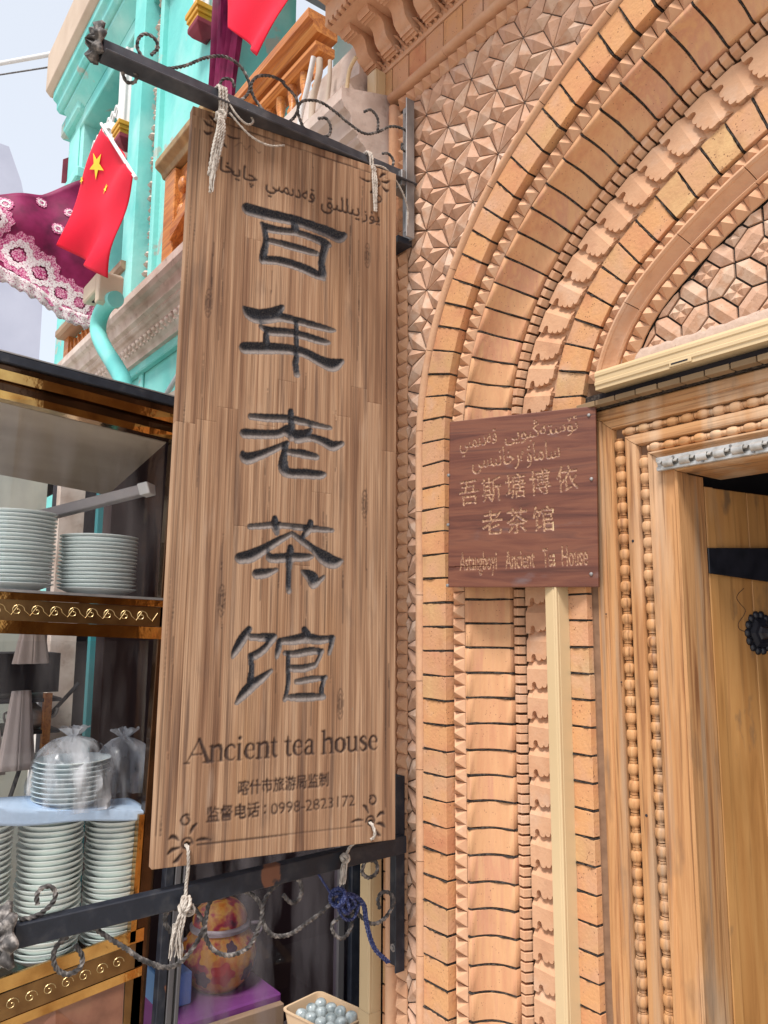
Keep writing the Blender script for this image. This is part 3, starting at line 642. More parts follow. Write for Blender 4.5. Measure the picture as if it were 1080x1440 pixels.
# ------------------------------------------------------------ open door leaf
dl=thing('open_door_leaf','yellow brown plank door standing open inwards with a black strap','door',(-.868,.236,0))
ddir=Vector((.148,.989,0)).normalized(); dn=Vector((.989,-.148,0)).normalized()
dm_=Matrix(((ddir.x,dn.x,0,-.872),(ddir.y,dn.y,0,.240),(0,0,1,0),(0,0,0,1)))   # local x along leaf, y = outward normal (towards camera side), z up
def Lx(o): o.parent=dl; o.matrix_parent_inverse=Matrix.Translation((.868,-.236,0))@dm_; return o
ws=[.028,.112,.125,.12,.12,.10]; x=0
for i,w in enumerate(ws):
    mb=MB(); mb.box(x+.0007,x+w-.0007,-.035,0 if i else .006,.03,1.893); Lx(mb.build('plank',M['door'],None,bevel=.0015)); x+=w
mb=MB(); mb.prism([(-.004,1.712),(.60,1.675),(.60,1.795),(-.004,1.764)],'y',.006,.0105); Lx(mb.build('strap_hinge',M['blackiron'],None,bevel=.0012))
# rosette boss
mb=MB(); cx_,cz_=.152,1.592
mb.lathe([(.036,.0005),(.034,.006),(.024,.010),(.016,.011),(.013,.015),(.010,.024),(.0,.030)],n=6,axis='z')
me=mb.mesh('boss',M['blackiron'])
ros=Lx(inst('door_rosette',me,None,mat=Matrix.Translation((cx_,0,cz_))@Matrix.Rotation(R_(-90),4,'X')))
for k in range(14):
    a=2*PI*k/14; mb=MB(); mb.lathe([(.0,0),(.009,.001),(.0085,.004),(.005,.0065),(0,.0075)],n=10,axis='z',c=(.038*math.cos(a),.038*math.sin(a),0))
    o=mb.build('petal',M['blackiron'],ros,smooth=60)
mb=MB()   # thin scratched wavy pencil line on the plank
pts=[(.112,.0006,1.685),(.092,.0006,1.672),(.088,.0006,1.662),(.100,.0006,1.650),(.112,.0006,1.640),(.106,.0006,1.628),(.088,.0006,1.612),(.090,.0006,1.600),(.112,.0006,1.594),(.125,.0006,1.594)]
mb.tube(smooth_path(pts,5),.0006,n=4); Lx(mb.build('pencil_scribble',M['dark'],None))
# dark room behind the door
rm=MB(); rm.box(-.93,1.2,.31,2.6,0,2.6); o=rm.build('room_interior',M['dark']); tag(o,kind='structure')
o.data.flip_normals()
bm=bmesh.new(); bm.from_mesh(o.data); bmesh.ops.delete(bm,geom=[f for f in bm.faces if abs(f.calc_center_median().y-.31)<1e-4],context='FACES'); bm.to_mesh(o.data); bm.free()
# wall carrying on to the right above the lintel, behind the panel (closes the view)
mb=MB(); mb.box(-.95,1.2,.16,.30,ZI+.062,3.9); o=mb.build('wall_behind_lintel',M['terra_old'],None); tag(o,kind='structure')
# ------------------------------------------------------------ cream cable trunking over the lintel and its brick sill
tr=thing('lintel_trunking','cream plastic cable trunking running along above the wooden lintel','cable trunking',(-1.02,.1,2.13))
def Gx(o,r): o.parent=r; o.matrix_parent_inverse=Matrix.Translation(-r.location); return o
pr=[(.134,2.108),(.090,2.108),(.090,2.116),(.0875,2.118),(.0875,2.124),(.090,2.126),(.090,2.136),(.0882,2.138),(.0882,2.144),(.092,2.150),(.134,2.150)]
mb=MB(); mb.loft([[(x,y,z) for y,z in pr] for x in (-1.018,.35)]); Gx(mb.build('trunking_body',M['cream'],None),tr)
mb=MB(); mb.box(-.838,-.790,.0862,.0898,2.1095,2.1195); Gx(mb.build('joint_clip',M['cream'],None,bevel=.001),tr)
mb=MB(); mb.box(-.833,-.797,.0856,.0872,2.1135,2.1165); Gx(mb.build('clip_slot',M['dark'],None),tr)
M['sill']=material('brown sill brick',[(.20,.13,.07),(.30,.20,.11)],scale=(12,12,12),rough=.9,bump=.4,rnd=.4)
sl_=thing('lintel_sill','row of thin bricks lying over the wooden lintel under the trunking','brick course',(-1.05,.1,2.09))
mb=MB(); mb.box(-1.075,.35,.128,.16,2.078,2.112); Gx(mb.build('joint_bed',M['mortar'],None),sl_)
x=-1.085; rr=random.Random(5)
while x<.3:
    mb=MB(); mb.box(x+.001,x+.0495,.106+rr.uniform(-.001,.001),.150,2.0795+rr.uniform(0,.001),2.092); Gx(mb.build('brick',M['sill'],None,bevel=.001),sl_); x+=.0515
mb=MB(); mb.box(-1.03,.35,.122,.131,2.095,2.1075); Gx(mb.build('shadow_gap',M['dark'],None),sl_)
# pipe beside the pilaster, two trunkings upright
def trunk(name,label,x0,x1,y0,y1,z0,z1):
    r=thing(name,label,'cable trunking',((x0+x1)/2,(y0+y1)/2,z0)); mb=MB()
    a=.0022; mb.prism([(x0,y1),(x0,y0+a),(x0+a,y0),(x1-a-.006,y0),(x1-.006,y0+.0015),(x1-.004,y0+.0015),(x1-.004,y0),(x1-a,y0),(x1,y0+a),(x1,y0+.006),(x1-.001,y0+.007),(x1-.001,y0+.009),(x1,y0+.010),(x1,y1)],'z',z0,z1)
    Gx(mb.build('trunking_body',M['cream'],None),r)
    for k,zz in enumerate((z0+.62,)):
        mb=MB(); mb.box(x0-.0012,x1+.0012,y0-.0012,y1,zz,zz+.026); Gx(mb.build('coupling',M['cream'],None,bevel=.0008),r)
    return r
trunk('upright_trunking','cream square cable trunking running down the brick pilaster below the small dark board',-1.160,-1.128,.072,.114,0.02,1.86)
trunk('corner_trunking','cream square cable trunking running up the wall edge behind the large wooden sign',-1.700,-1.657,-.036,.0,0.02,3.215)
BIG=[[(146,1437,11.5),(195,1437,11.0),(266,1441,10.0),(314,1439,10.2),(361,1435,11.5),(386,1431,11.5),(404,1441,5.5)],[(265,1447,5.9),(268,1418,7.7)],[(181,1410,3.5),(196,1403,7.5),(231,1405,7.0),(272,1411,6.5),(315,1409,7.1),(346,1405,8.4),(360,1402,5.4)],[(187,1405,5.2),(193,1368,5.2),(188,1333,6.8),(186,1315,5.7)],[(203,1371,5.7),(250,1372,7.0),(298,1371,7.1),(328,1371,5.3)],[(351,1401,7.8),(341,1353,6.5),(345,1319,7.6)],[(189,1319,7.4),(233,1327,8.0),(287,1324,8.7),(323,1317,8.8),(348,1309,4.1)],[(145,1191,2.7),(162,1178,11.5),(190,1178,13.2),(220,1193,10.6),(241,1214,3.9)],[(204,1176,8.8),(238,1186,7.8),(278,1186,7.3),(326,1184,6.8),(366,1182,5.2),(381,1183,2.3)],[(188,1153,3.8),(213,1147,7.7),(262,1153,7.2),(303,1152,7.3),(345,1148,6.8),(365,1149,3.4)],[(202,1145,4.9),(202,1115,6.0)],[(151,1094,10.2),(201,1103,10.3),(240,1109,9.3),(275,1112,8.9),(307,1109,8.9),(346,1097,10.1),(377,1094,11.9),(404,1110,3.4)],[(278,1188,4.5),(278,1140,4.5),(281,1107,5.0),(278,1079,5.5),(282,1052,5.5)],[(172,935,5.7),(212,938,6.8),(257,943,6.9),(297,942,6.5),(338,938,5.4),(375,937,3.3)],[(269,962,4.8),(271,933,5.9),(272,898,6.4)],[(158,894,8.2),(200,898,7.8),(241,905,7.4),(260,920,5.8),(263,908,7.4)],[(277,907,9.6),(303,910,9.1),(322,926,3.2)],[(286,897,6.9),(324,906,6.5),(356,901,8.1),(380,894,9.3),(407,904,3.8)],[(262,886,4.2),(223,863,6.2),(188,846,8.2),(164,838,9.7),(154,850,3.1)],[(259,878,4.7),(254,846,7.3),(255,825,9.4),(269,816,8.3),(311,819,8.4),(346,820,7.4),(358,823,4.8)],[(270,865,5.8),(304,865,7.4),(339,862,5.4)],[(178,686,4.5),(203,689,5.0),(236,694,5.5),(285,694,5.1),(330,693,5.7),(383,693,3.7)],[(237,709,4.5),(238,694,7.0),(243,674,3.5)],[(326,708,4.7),(323,693,6.7),(308,674,4.1),(303,668,2.0)],[(280,678,3.6),(248,660,6.0),(213,638,7.9),(182,621,10.3),(157,615,8.7)],[(280,678,4.1),(309,661,6.1),(337,645,6.6),(363,628,11.8),(387,619,10.8),(407,624,3.6)],[(226,625,4.9),(233,619,7.4),(276,624,7.5),(315,627,6.6),(332,629,3.1)],[(277,646,5.0),(276,624,6.5),(274,594,4.5),(274,564,4.4),(276,547,3.9)],[(199,583,8.3),(220,586,7.3),(247,595,2.5)],[(310,593,4.0),(333,581,10.6),(338,566,6.5),(364,586,2.5)],[(184,464,4.7),(169,441,7.5),(155,417,5.6),(149,404,1.8)],[(189,447,5.2),(218,447,6.2),(244,448,5.7)],[(241,443,4.8),(218,420,6.1),(198,408,6.5),(189,408,4.2)],[(191,406,4.7),(193,378,4.2),(191,355,5.5)],[(162,310,2.7),(176,327,7.3),(195,345,8.3),(218,361,6.5),(240,377,2.8)],[(316,466,4.4),(322,454,7.8)],[(259,439,5.3),(292,442,7.7),(320,447,8.3),(353,443,7.4),(390,448,4.5)],[(257,439,4.8),(254,420,4.8),(251,403,2.4)],[(388,447,4.0),(383,427,4.0),(379,412,3.0)],[(271,414,3.8),(293,412,5.8),(331,418,6.3),(362,418,4.4)],[(278,412,3.6),(279,377,3.6),(279,343,3.5),(272,313,3.3)],[(283,381,5.2),(316,381,6.2),(346,388,4.4)],[(361,417,3.2),(349,393,3.6)],[(300,352,4.3),(333,357,5.3),(373,361,3.4)],[(369,361,3.2),(361,332,4.3),(368,317,3.8)],[(280,319,4.2),(312,319,6.6),(364,319,5.3)]]
SCROLL=[[(-731,2844),(-717,2870),(-727,2888),(-748,2887),(-761,2867),(-760,2842),(-738,2824),(-703,2825),(-655,2854),(-606,2898),(-560,2924),(-519,2920),(-494,2890),(-493,2863),(-513,2833),(-536,2826)],[(-531,2859),(-538,2873),(-558,2867),(-567,2846),(-557,2834),(-536,2824)],[(-450,2830),(-479,2855),(-487,2886),(-470,2915),(-435,2932),(-401,2933),(-400,2928),(-367,2909),(-357,2883),(-366,2854),(-381,2833)],[(-306,2818),(-336,2831),(-354,2859),(-357,2883),(-341,2908),(-295,2926),(-247,2919),(-205,2905),(-154,2897),(-110,2919),(-64,2955),(-17,2965),(15,2951),(19,2925),(-1,2904),(-25,2904),(-25,2921)],[(-155,2959),(-133,2974),(-110,2959),(-110,2919)],[(-298,2878),(-274,2888),(-260,2872),(-265,2845),(-290,2830)],[(-94,2863),(-72,2870),(-56,2857),(-60,2834)],[(-791,2774),(-781,2756),(-764,2763),(-761,2781),(-777,2788)],[(-655,971),(-617,948),(-580,946),(-548,973),(-530,1003),(-520,1046),(-492,1057)],[(-579,1048),(-606,1049),(-613,1030),(-599,1007)],[(-554,1045),(-530,1008),(-526,983),(-508,954),(-473,936),(-431,941),(-408,972),(-399,1007),(-416,1036),(-444,1055)],[(-349,1029),(-329,1009),(-309,1013),(-303,1036),(-320,1058),(-360,1055),(-391,1031),(-399,1002),(-392,974),(-369,951),(-331,945),(-291,958),(-237,980),(-220,999)],[(-165,954),(-172,922),(-193,907),(-215,920),(-221,943),(-194,954),(-165,960)],[(-154,952),(-113,921),(-75,924),(-47,954),(-59,977),(-83,983),(-94,969),(-89,949)],[(-133,1063),(-102,1055),(-98,1031),(-121,1023),(-140,1038),(-133,1060)],[(-852,1108),(-854,1124),(-847,1134),(-833,1135),(-823,1124),(-825,1108),(-841,1094),(-860,1088),(-880,1089)],[(-795,1043),(-813,1032),(-819,1014),(-812,992),(-793,978),(-772,983),(-768,1002),(-782,1025)],[(-748,1046),(-718,1021),(-687,997),(-655,970),(-617,949)]]
# ------------------------------------------------------------ carved lettering as relief
def text_tris(s,font=None):
    c=D.curves.new('t','FONT'); c.body=s; c.resolution_u=4; o=D.objects.new('t',c); COL.objects.link(o)
    bpy.context.view_layer.update(); dg=bpy.context.evaluated_depsgraph_get(); ev=o.evaluated_get(dg); me=ev.to_mesh(); me.calc_loop_triangles()
    co=np.array([v.co[:2] for v in me.vertices]); tr=np.array([t.vertices[:] for t in me.loop_triangles])
    ev.to_mesh_clear(); D.objects.remove(o); D.curves.remove(c)
    if len(tr)==0: return np.zeros((0,3,2))
    return co[tr]
def raster_tris(mask,tris,res):
    h,w=mask.shape
    for T_ in tris:
        P_=T_/res; x0=max(0,int(P_[:,0].min())-1); x1=min(w-1,int(P_[:,0].max())+2); y0=max(0,int(P_[:,1].min())-1); y1=min(h-1,int(P_[:,1].max())+2)
        if x1<=x0 or y1<=y0: continue
        X,Y=np.meshgrid(np.arange(x0,x1),np.arange(y0,y1)); a,b,c=P_
        d=(b[0]-a[0])*(c[1]-a[1])-(b[1]-a[1])*(c[0]-a[0])
        if abs(d)<1e-9: continue
        u=((X-a[0])*(c[1]-a[1])-(Y-a[1])*(c[0]-a[0]))/d; v=((b[0]-a[0])*(Y-a[1])-(b[1]-a[1])*(X-a[0]))/d
        mask[y0:y1,x0:x1]|=(u>=-.02)&(v>=-.02)&(u+v<=1.02)
def place_text(mask,s,x0,y0,x1,y1,height,res,xw=None,bold=0):
    """text from (x0,y0) to (x1,y1) baseline, cap height in metres"""
    t=text_tris(s)
    if len(t)==0: return
    mn=t[...,0].min(); mxx=t[...,0].max(); lo_=t[...,1].min(); hi=t[...,1].max()
    L=math.hypot(x1-x0,y1-y0); sx=L/(mxx-mn); sy=height/hi if hi>0 else 1
    ca,sa=(x1-x0)/L,(y1-y0)/L
    q=np.empty_like(t); X=(t[...,0]-mn)*sx; Y=t[...,1]*sy
    for bx,by in ([(0,0)] if not bold else [(0,0),(bold,0),(-bold,0),(0,bold),(0,-bold)]):
        q[...,0]=x0+X*ca-Y*sa+bx; q[...,1]=y0+X*sa+Y*ca+by; raster_tris(mask,q,res)
def place_stroke(mask,pts,res):
    h,w=mask.shape; P_=[]
    sm=smooth_path([Vector((a,b,c)) for a,b,c in pts],10) if len(pts)>2 else [Vector(pts[0]).lerp(Vector(pts[1]),i/12) for i in range(13)]
    for i in range(len(sm)-1):
        n=max(1,int((sm[i+1].xy-sm[i].xy).length/(res*.7)))
        for k in range(n):
            q=sm[i].lerp(sm[i+1],k/n); r=max(.5,q.z/res); cx,cy=q.x/res,q.y/res
            x0=max(0,int(cx-r-1)); x1=min(w,int(cx+r+2)); y0=max(0,int(cy-r-1)); y1=min(h,int(cy+r+2))
            if x1<=x0 or y1<=y0: continue
            X,Y=np.meshgrid(np.arange(x0,x1),np.arange(y0,y1)); mask[y0:y1,x0:x1]|=(X-cx)**2+(Y-cy)**2<=r*r
def inner_dist(mask,n):
    d=np.zeros(mask.shape,np.float32); m_=mask.copy()
    for k in range(n):
        d+=m_; q=m_.copy(); q[1:]&=m_[:-1]; q[:-1]&=m_[1:]; q[:,1:]&=m_[:,:-1]; q[:,:-1]&=m_[:,1:]
        if k%2: q[1:,1:]&=m_[:-1,:-1]; q[:-1,:-1]&=m_[1:,1:]; q[1:,:-1]&=m_[:-1,1:]; q[:-1,1:]&=m_[1:,:-1]
        m_=q
        if not m_.any(): break
    return d
def blur(a,n=1):
    for _ in range(n):
        b=np.pad(a,1,'edge'); a=(b[1:-1,1:-1]*4+b[:-2,1:-1]*2+b[2:,1:-1]*2+b[1:-1,:-2]*2+b[1:-1,2:]*2+b[:-2,:-2]+b[2:,2:]+b[:-2,2:]+b[2:,:-2])/16
    return a
def relief_patch(name,mat,parent,H_,P_,res,i0,i1,j0,j1,thick,attrs,edge=.0006):
    """board piece from grid columns i0..i1, rows j0..j1; front at y=0-relief (y negative is towards the viewer)"""
    nx_,nz_=i1-i0+1,j1-j0+1
    xs=np.arange(i0,i1+1)*res; zs=np.arange(j0,j1+1)*res
    xs[0]+=.00015; xs[-1]-=.00015; zs[0]+=.00015; zs[-1]-=.00015
    X,Z=np.meshgrid(xs,zs); Y=H_[j0:j1+1,i0:i1+1].copy()
    Y[0]+=edge;Y[-1]+=edge;Y[:,0]+=edge;Y[:,-1]+=edge
    v=np.stack([X,Y,Z],-1).reshape(-1,3); k=np.arange(nx_*nz_).reshape(nz_,nx_)
    f=np.stack([k[:-1,:-1],k[:-1,1:],k[1:,1:],k[1:,:-1]],-1).reshape(-1,4)
    per=np.concatenate([k[0,:-1],k[:-1,-1],k[-1,:0:-1],k[:0:-1,0]]); nb=len(per)
    back=v[per].copy(); back[:,1]=thick; b0=len(v); v=np.concatenate([v,back]); s=np.arange(nb); t_=(s+1)%nb
    f2=np.stack([per[t_],per[s],b0+s,b0+t_],-1); f=np.concatenate([f,f2])
    me=D.meshes.new(name); me.from_pydata([],[],[]); me.vertices.add(len(v)); me.vertices.foreach_set('co',v.ravel().astype(np.float32))
    nf=len(f)+1; tot=len(f)*4+nb; me.loops.add(tot); me.polygons.add(nf)
    li=np.concatenate([f.ravel(),(b0+s)]); me.loops.foreach_set('vertex_index',li.astype(np.int32))
    st=np.concatenate([np.arange(len(f))*4,[len(f)*4]]); me.polygons.foreach_set('loop_start',st.astype(np.int32))
    me.update(calc_edges=True); me.validate()
    for an,arr in attrs.items():
        at=me.attributes.new(an,'FLOAT','POINT'); val=np.concatenate([arr[j0:j1+1,i0:i1+1].ravel(),np.zeros(nb)]); at.data.foreach_set('value',val.astype(np.float32))
    me.polygons.foreach_set('use_smooth',[True]*len(f)+[False]); me.set_sharp_from_angle(angle=R_(50)); me.materials.append(mat)
    return link(D.objects.new(name,me),parent)
def add_paint(mat,attr,cols,scale,strength=1.0,lo=0.,hi=1.,rough=.8):
    nt=mat.node_tree;N=nt.nodes;L=nt.links; bs=N[mat['bsdf']]
    src=bs.inputs['Base Color'].links[0].from_socket
    at=N.new('ShaderNodeAttribute'); at.attribute_name=attr
    nz=N.new('ShaderNodeTexNoise'); nz.inputs['Scale'].default_value=scale; nz.inputs['Detail'].default_value=5
    tc=N.new('ShaderNodeTexCoord'); L.new(tc.outputs['Object'],nz.inputs['Vector'])
    cr=N.new('ShaderNodeValToRGB'); el=cr.color_ramp.elements; 
    while len(el)<len(cols): el.new(.5)
    for i,(p_,c) in enumerate(cols): el[i].position=p_; el[i].color=(*c,1)
    L.new(nz.outputs[0],cr.inputs[0])
    mu=N.new('ShaderNodeMath'); mu.operation='MULTIPLY'; mu.inputs[1].default_value=strength; mu.use_clamp=True; L.new(at.outputs['Fac'],mu.inputs[0])
    mx=N.new('ShaderNodeMix'); mx.data_type='RGBA'; L.new(mu.outputs[0],mx.inputs[0]); L.new(src,mx.inputs[6]); L.new(cr.outputs[0],mx.inputs[7]); L.new(mx.outputs[2],bs.inputs['Base Color'])
# Uyghur letters as joined presentation forms (isolated, final, initial, medial)
AF={'ا':(0xFE8D,0xFE8E,0,0),'ە':(0xFEE9,0xFEEA,0,0),'ئ':(0xFE89,0xFE8A,0xFE8B,0xFE8C),'ۆ':(0xFBD9,0xFBDA,0,0),'س':(0xFEB1,0xFEB2,0xFEB3,0xFEB4),'ت':(0xFE95,0xFE96,0xFE97,0xFE98),
'ڭ':(0xFBD3,0xFBD4,0xFBD5,0xFBD6),'ب':(0xFE8F,0xFE90,0xFE91,0xFE92),'و':(0xFEED,0xFEEE,0,0),'ي':(0xFEF1,0xFEF2,0xFEF3,0xFEF4),'ى':(0xFEEF,0xFEF0,0xFBE8,0xFBE9),'ق':(0xFED5,0xFED6,0xFED7,0xFED8),
'د':(0xFEA9,0xFEAA,0,0),'م':(0xFEE1,0xFEE2,0xFEE3,0xFEE4),'خ':(0xFEA5,0xFEA6,0xFEA7,0xFEA8),'ن':(0xFEE5,0xFEE6,0xFEE7,0xFEE8),'ر':(0xFEAD,0xFEAE,0,0),'چ':(0xFB7A,0xFB7B,0xFB7C,0xFB7D),'ۈ':(0xFBDB,0xFBDC,0,0),
'ز':(0xFEAF,0xFEB0,0,0),'ل':(0xFEDD,0xFEDE,0xFEDF,0xFEE0),'ۋ':(0xFBDE,0xFBDF,0,0)}
def shape(s):
    out=[]
    for i,ch in enumerate(s):
        if ch not in AF: out.append(ch); continue
        prv=i>0 and s[i-1] in AF and AF[s[i-1]][2]; nxt=i<len(s)-1 and s[i+1] in AF and AF[ch][2]
        out.append(chr(AF[ch][3] if prv and nxt else AF[ch][1] if prv else AF[ch][2] if nxt else AF[ch][0]))
    return ''.join(reversed(out))
# serif roman letters drawn as tapered strokes; x-height 1
GL={'A':(1.15,["0,0,.03 .62,1.5,.045","1.08,0,.11 .60,1.5,.08",".25,.52,.035 .85,.52,.035","-.12,0,.03 .16,0,.03",".82,0,.04 1.3,0,.04"]),
'n':(.78,[".12,0,.08 .12,1,.08","-.02,.97,.03 .12,.97,.06",".12,.72,.03 .3,.95,.07 .48,.97,.09 .58,.8,.09 .58,0,.085","-.04,0,.03 .28,0,.03",".44,0,.03 .74,0,.03"]),
'c':(.66,[".52,.8,.06 .42,.96,.05 .25,.96,.05 .1,.75,.08 .07,.5,.1 .1,.22,.09 .25,.03,.05 .42,.03,.04 .54,.2,.02"]),
'i':(.38,[".12,0,.085 .12,1,.085","-.02,.97,.03 .12,.97,.06","-.04,0,.03 .28,0,.03",".12,1.38,.10 .13,1.40,.10"]),
'e':(.66,[".08,.56,.03 .5,.56,.035",".5,.56,.05 .48,.85,.06 .3,.99,.05 .14,.85,.07 .07,.5,.1 .12,.2,.09 .28,.03,.05 .42,.05,.04 .54,.22,.02"]),
't':(.44,[".16,1.32,.03 .16,.9,.08 .16,.2,.085 .24,.02,.06 .38,.1,.03","-.04,.98,.035 .36,.98,.035"]),
'a':(.68,[".1,.78,.06 .2,.96,.05 .36,.95,.06 .45,.78,.08 .45,.12,.08 .58,.02,.04",".45,.58,.03 .2,.5,.06 .08,.28,.09 .14,.06,.07 .3,.04,.05 .45,.18,.03"]),
'h':(.78,[".12,0,.08 .12,1.55,.08","-.02,1.52,.03 .12,1.52,.06",".12,.72,.03 .3,.95,.07 .48,.97,.09 .58,.8,.09 .58,0,.085","-.04,0,.03 .28,0,.03",".44,0,.03 .74,0,.03"]),
'o':(.72,[".32,.99,.05 .1,.8,.09 .07,.5,.11 .1,.2,.09 .32,.02,.05 .52,.2,.09 .57,.5,.11 .53,.8,.09 .32,.99,.05"]),
'u':(.78,[".12,.98,.08 .12,.25,.09 .22,.04,.07 .4,.06,.06 .56,.26,.03",".56,.98,.08 .56,.04,.08","-.04,.97,.03 .12,.97,.04",".44,.97,.03 .56,.97,.04",".56,.02,.03 .72,.02,.03"]),
's':(.56,[".42,.78,.04 .34,.95,.05 .18,.96,.06 .08,.76,.09 .22,.56,.09 .38,.42,.09 .42,.2,.09 .28,.03,.06 .12,.05,.05 .04,.25,.03"]),' ':(.34,[])}
def roman(mask,s,x0,y0,x1,y1,xh,res):
    tot=sum(GL[c][0] for c in s); L=math.hypot(x1-x0,y1-y0); k=L/tot; x=0; ca,sa=(x1-x0)/L,(y1-y0)/L
    for c in s:
        for st in GL[c][1]:
            q=[]
            for t_ in st.split():
                a,b,r=map(float,t_.split(',')); X=(x+a)*k; Y=b*xh; q.append((x0+X*ca-Y*sa,y0+X*sa+Y*ca,r*k*.95))
            place_stroke(mask,q,res)
        x+=GL[c][0]
# ------------------------------------------------------------ the large hanging wooden sign
BW,BH=.5386,1.654; RS=.0016
kx,ky=BW/556.,BH/1655.
nx_,nz_=int(BW/RS)+1,int(BH/RS)+1
big=np.zeros((nz_,nx_),bool); small=np.zeros((nz_,nx_),bool); fine=np.zeros((nz_,nx_),bool)
for s in BIG: place_stroke(big,[(a*kx,b*ky-.002,r*.001*1.34) for a,b,r in s],RS)
roman(small,'Ancient tea house',60*kx,193*ky,512*kx,197*ky,.031,RS)
place_text(small,'喀什市旅游局监制',173*kx,125*ky,384*kx,129*ky,.0265,RS,bold=.0006)
place_text(small,'监督电话',107*kx,78*ky,222*kx,80*ky,.027,RS,bold=.0006)
place_text(small,':',232*kx,82*ky,237*kx,82*ky,.017,RS,bold=.0004)
place_text(small,'0998-2823172',248*kx,79*ky,450*kx,81*ky,.022,RS)
for w_,x0_,y0_,x1_,y1_,hh in (('يۈز',455,1497,506,1500,.026),('يىللىق',336,1497,446,1500,.040),('قەدىمىي',188,1503,318,1500,.036),('چايخانا',44,1514,165,1506,.036)):
    place_text(small,shape(w_),x0_*kx,y0_*ky,x1_*kx,y1_*ky,hh,RS,bold=.0005)
def ST(L,msk):
    for s in L: place_stroke(msk,[(a*kx,b*ky,r*.001) for a,b,r in s],RS)
# corner scrolls, holes and border lines
def corner(cx,cy,sx,sy):
    c=lambda L:[(cx+sx*a,cy+sy*b,r) for a,b,r in L]
    spiral=[(26+12*math.cos(t)*(1-t/14),-2+12*math.sin(t)*(1-t/14),2.0) for t in [i*.5 for i in range(14)]]
    sp2=[(-4+11*math.cos(t+1)*(1-t/14),44+11*math.sin(t+1)*(1-t/14),2.0) for t in [i*.5 for i in range(14)]]
    ST([c([(a-26,b+2,r) for a,b,r in spiral]),c([(a,b,r) for a,b,r in sp2])],small)
    ST([c([(-16,8,1.5),(-28,16,4),(-36,12,1.5)]),c([(-14,-6,1.5),(-28,-8,4),(-38,-16,1.5)]),c([(-8,-16,1.5),(-18,-28,4),(-26,-32,1.5)]),c([(6,18,1.5),(12,30,3.5),(20,36,1.5)]),c([(20,4,1.5),(34,6,3),(52,2,1)])],small)
corner(68,40,1,1); corner(491,44,-1,1); corner(497,1612,-1,-1); corner(66,1612,1,-1)
ST([[(90,36,1.3),(470,37,1.3)],[(60,1636,1.2),(480,1633,1.2)],[(527,1600,1.2),(530,70,1.2)],[(20,1600,.9),(14,60,.9)],[(8,1600,.8),(5,60,.8)]],fine)
# old pencilled zigzag and cracks
ST([[(106,1585,.6),(122,1600,.6),(134,1586,.6),(148,1602,.6),(166,1588,.6),(172,1594,.6)],[(175,905,.5),(230,903,.5)],[(300,700,.6),(306,560,.6)]],fine)
# drying cracks and knots
rk=random.Random(31)
for _ in range(26):
    u0_,v0_=rk.uniform(15,540),rk.uniform(40,1500); q=[(u0_,v0_,.2)]
    for k in range(rk.randint(2,6)): u0_+=rk.uniform(-2,2); v0_+=rk.uniform(25,70); q.append((u0_,v0_,rk.uniform(.6,1.1)))
    q.append((u0_,v0_+20,.2)); ST([q],fine)
for (a,b) in ((470,1400),(468,760),(120,520),(410,300),(60,1180)):
    for rad in (5,9,14): ST([[(a+rad*.55*math.cos(t),b+rad*2.4*math.sin(t),.7) for t in [i*.5 for i in range(14)]]],fine)
hol=np.zeros_like(big)
ST([[(68,38,5),(68,38.5,5)],[(491,42,5),(491,42.5,5)]],hol)
rng0=np.random.default_rng(9)
yb=np.minimum(inner_dist(big,8)*RS*.62,.0075); ys=np.minimum(inner_dist(small,3)*RS*.9,.0026); yf=np.minimum(inner_dist(fine,2)*RS*.7,.0013); yh=np.minimum(inner_dist(hol,4)*RS*3,.012)
Hh=blur(np.maximum(np.maximum(yb,ys),np.maximum(yf,yh)).astype(np.float64),1)
pb=blur(big.astype(np.float64),1)
lip_grey=np.zeros(big.shape)
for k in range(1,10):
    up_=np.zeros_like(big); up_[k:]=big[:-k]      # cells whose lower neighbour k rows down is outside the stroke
    lip_grey+=big&~up_
lip_grey=blur(np.clip(lip_grey/6.,0,1)*(.82+.18*rng0.standard_normal(big.shape)),1)
psm=np.clip(blur((small|fine|hol).astype(np.float64),1)*1.0,0,1)
# worn relief: long raised grain ridges, slightly cupped
rng=np.random.default_rng(4)
def grain1(n,sm):
    a=rng.standard_normal(n+40); k=np.ones(sm)/sm; return np.convolve(a,k,'same')[20:20+n]
Hh+= (grain1(nx_,2)*.00022)[None,:]*(1-pb)
# round the upper right corner a little
M['sign']=material('weathered carved board',[(.16,.08,.046),(.25,.135,.077),(.33,.19,.110),(.42,.26,.158),(.28,.155,.09)],scale=(64,3,2.0),rough=.85,bump=.9,bscale=1,bstretch=(420,60,3),rnd=.15,coord='O',distort=.4,
   grain=((.075,.038,.022),(330,3,2.2),.47,.62,.38),patch=[((.12,.07,.05),(60,3,2.2),.55,.68,.7),((.12,.08,.06),(14,3,7),.62,.80,.5),((.50,.37,.27),(30,3,4),.60,.78,.5),((.42,.22,.10),(9,3,1.4),.55,.75,.35),((.10,.40,.38),(90,3,16),.765,.78,.5)],spec=.2,bdist=.0012)
add_paint(M['sign'],'engrave',[(0,(.03,.018,.014)),(1,(.07,.04,.03))],60,1.0)
add_paint(M['sign'],'ink',[(.30,(.012,.013,.017)),(.50,(.03,.03,.036)),(.66,(.06,.055,.052)),(.85,(.16,.13,.11))],320,1.5)
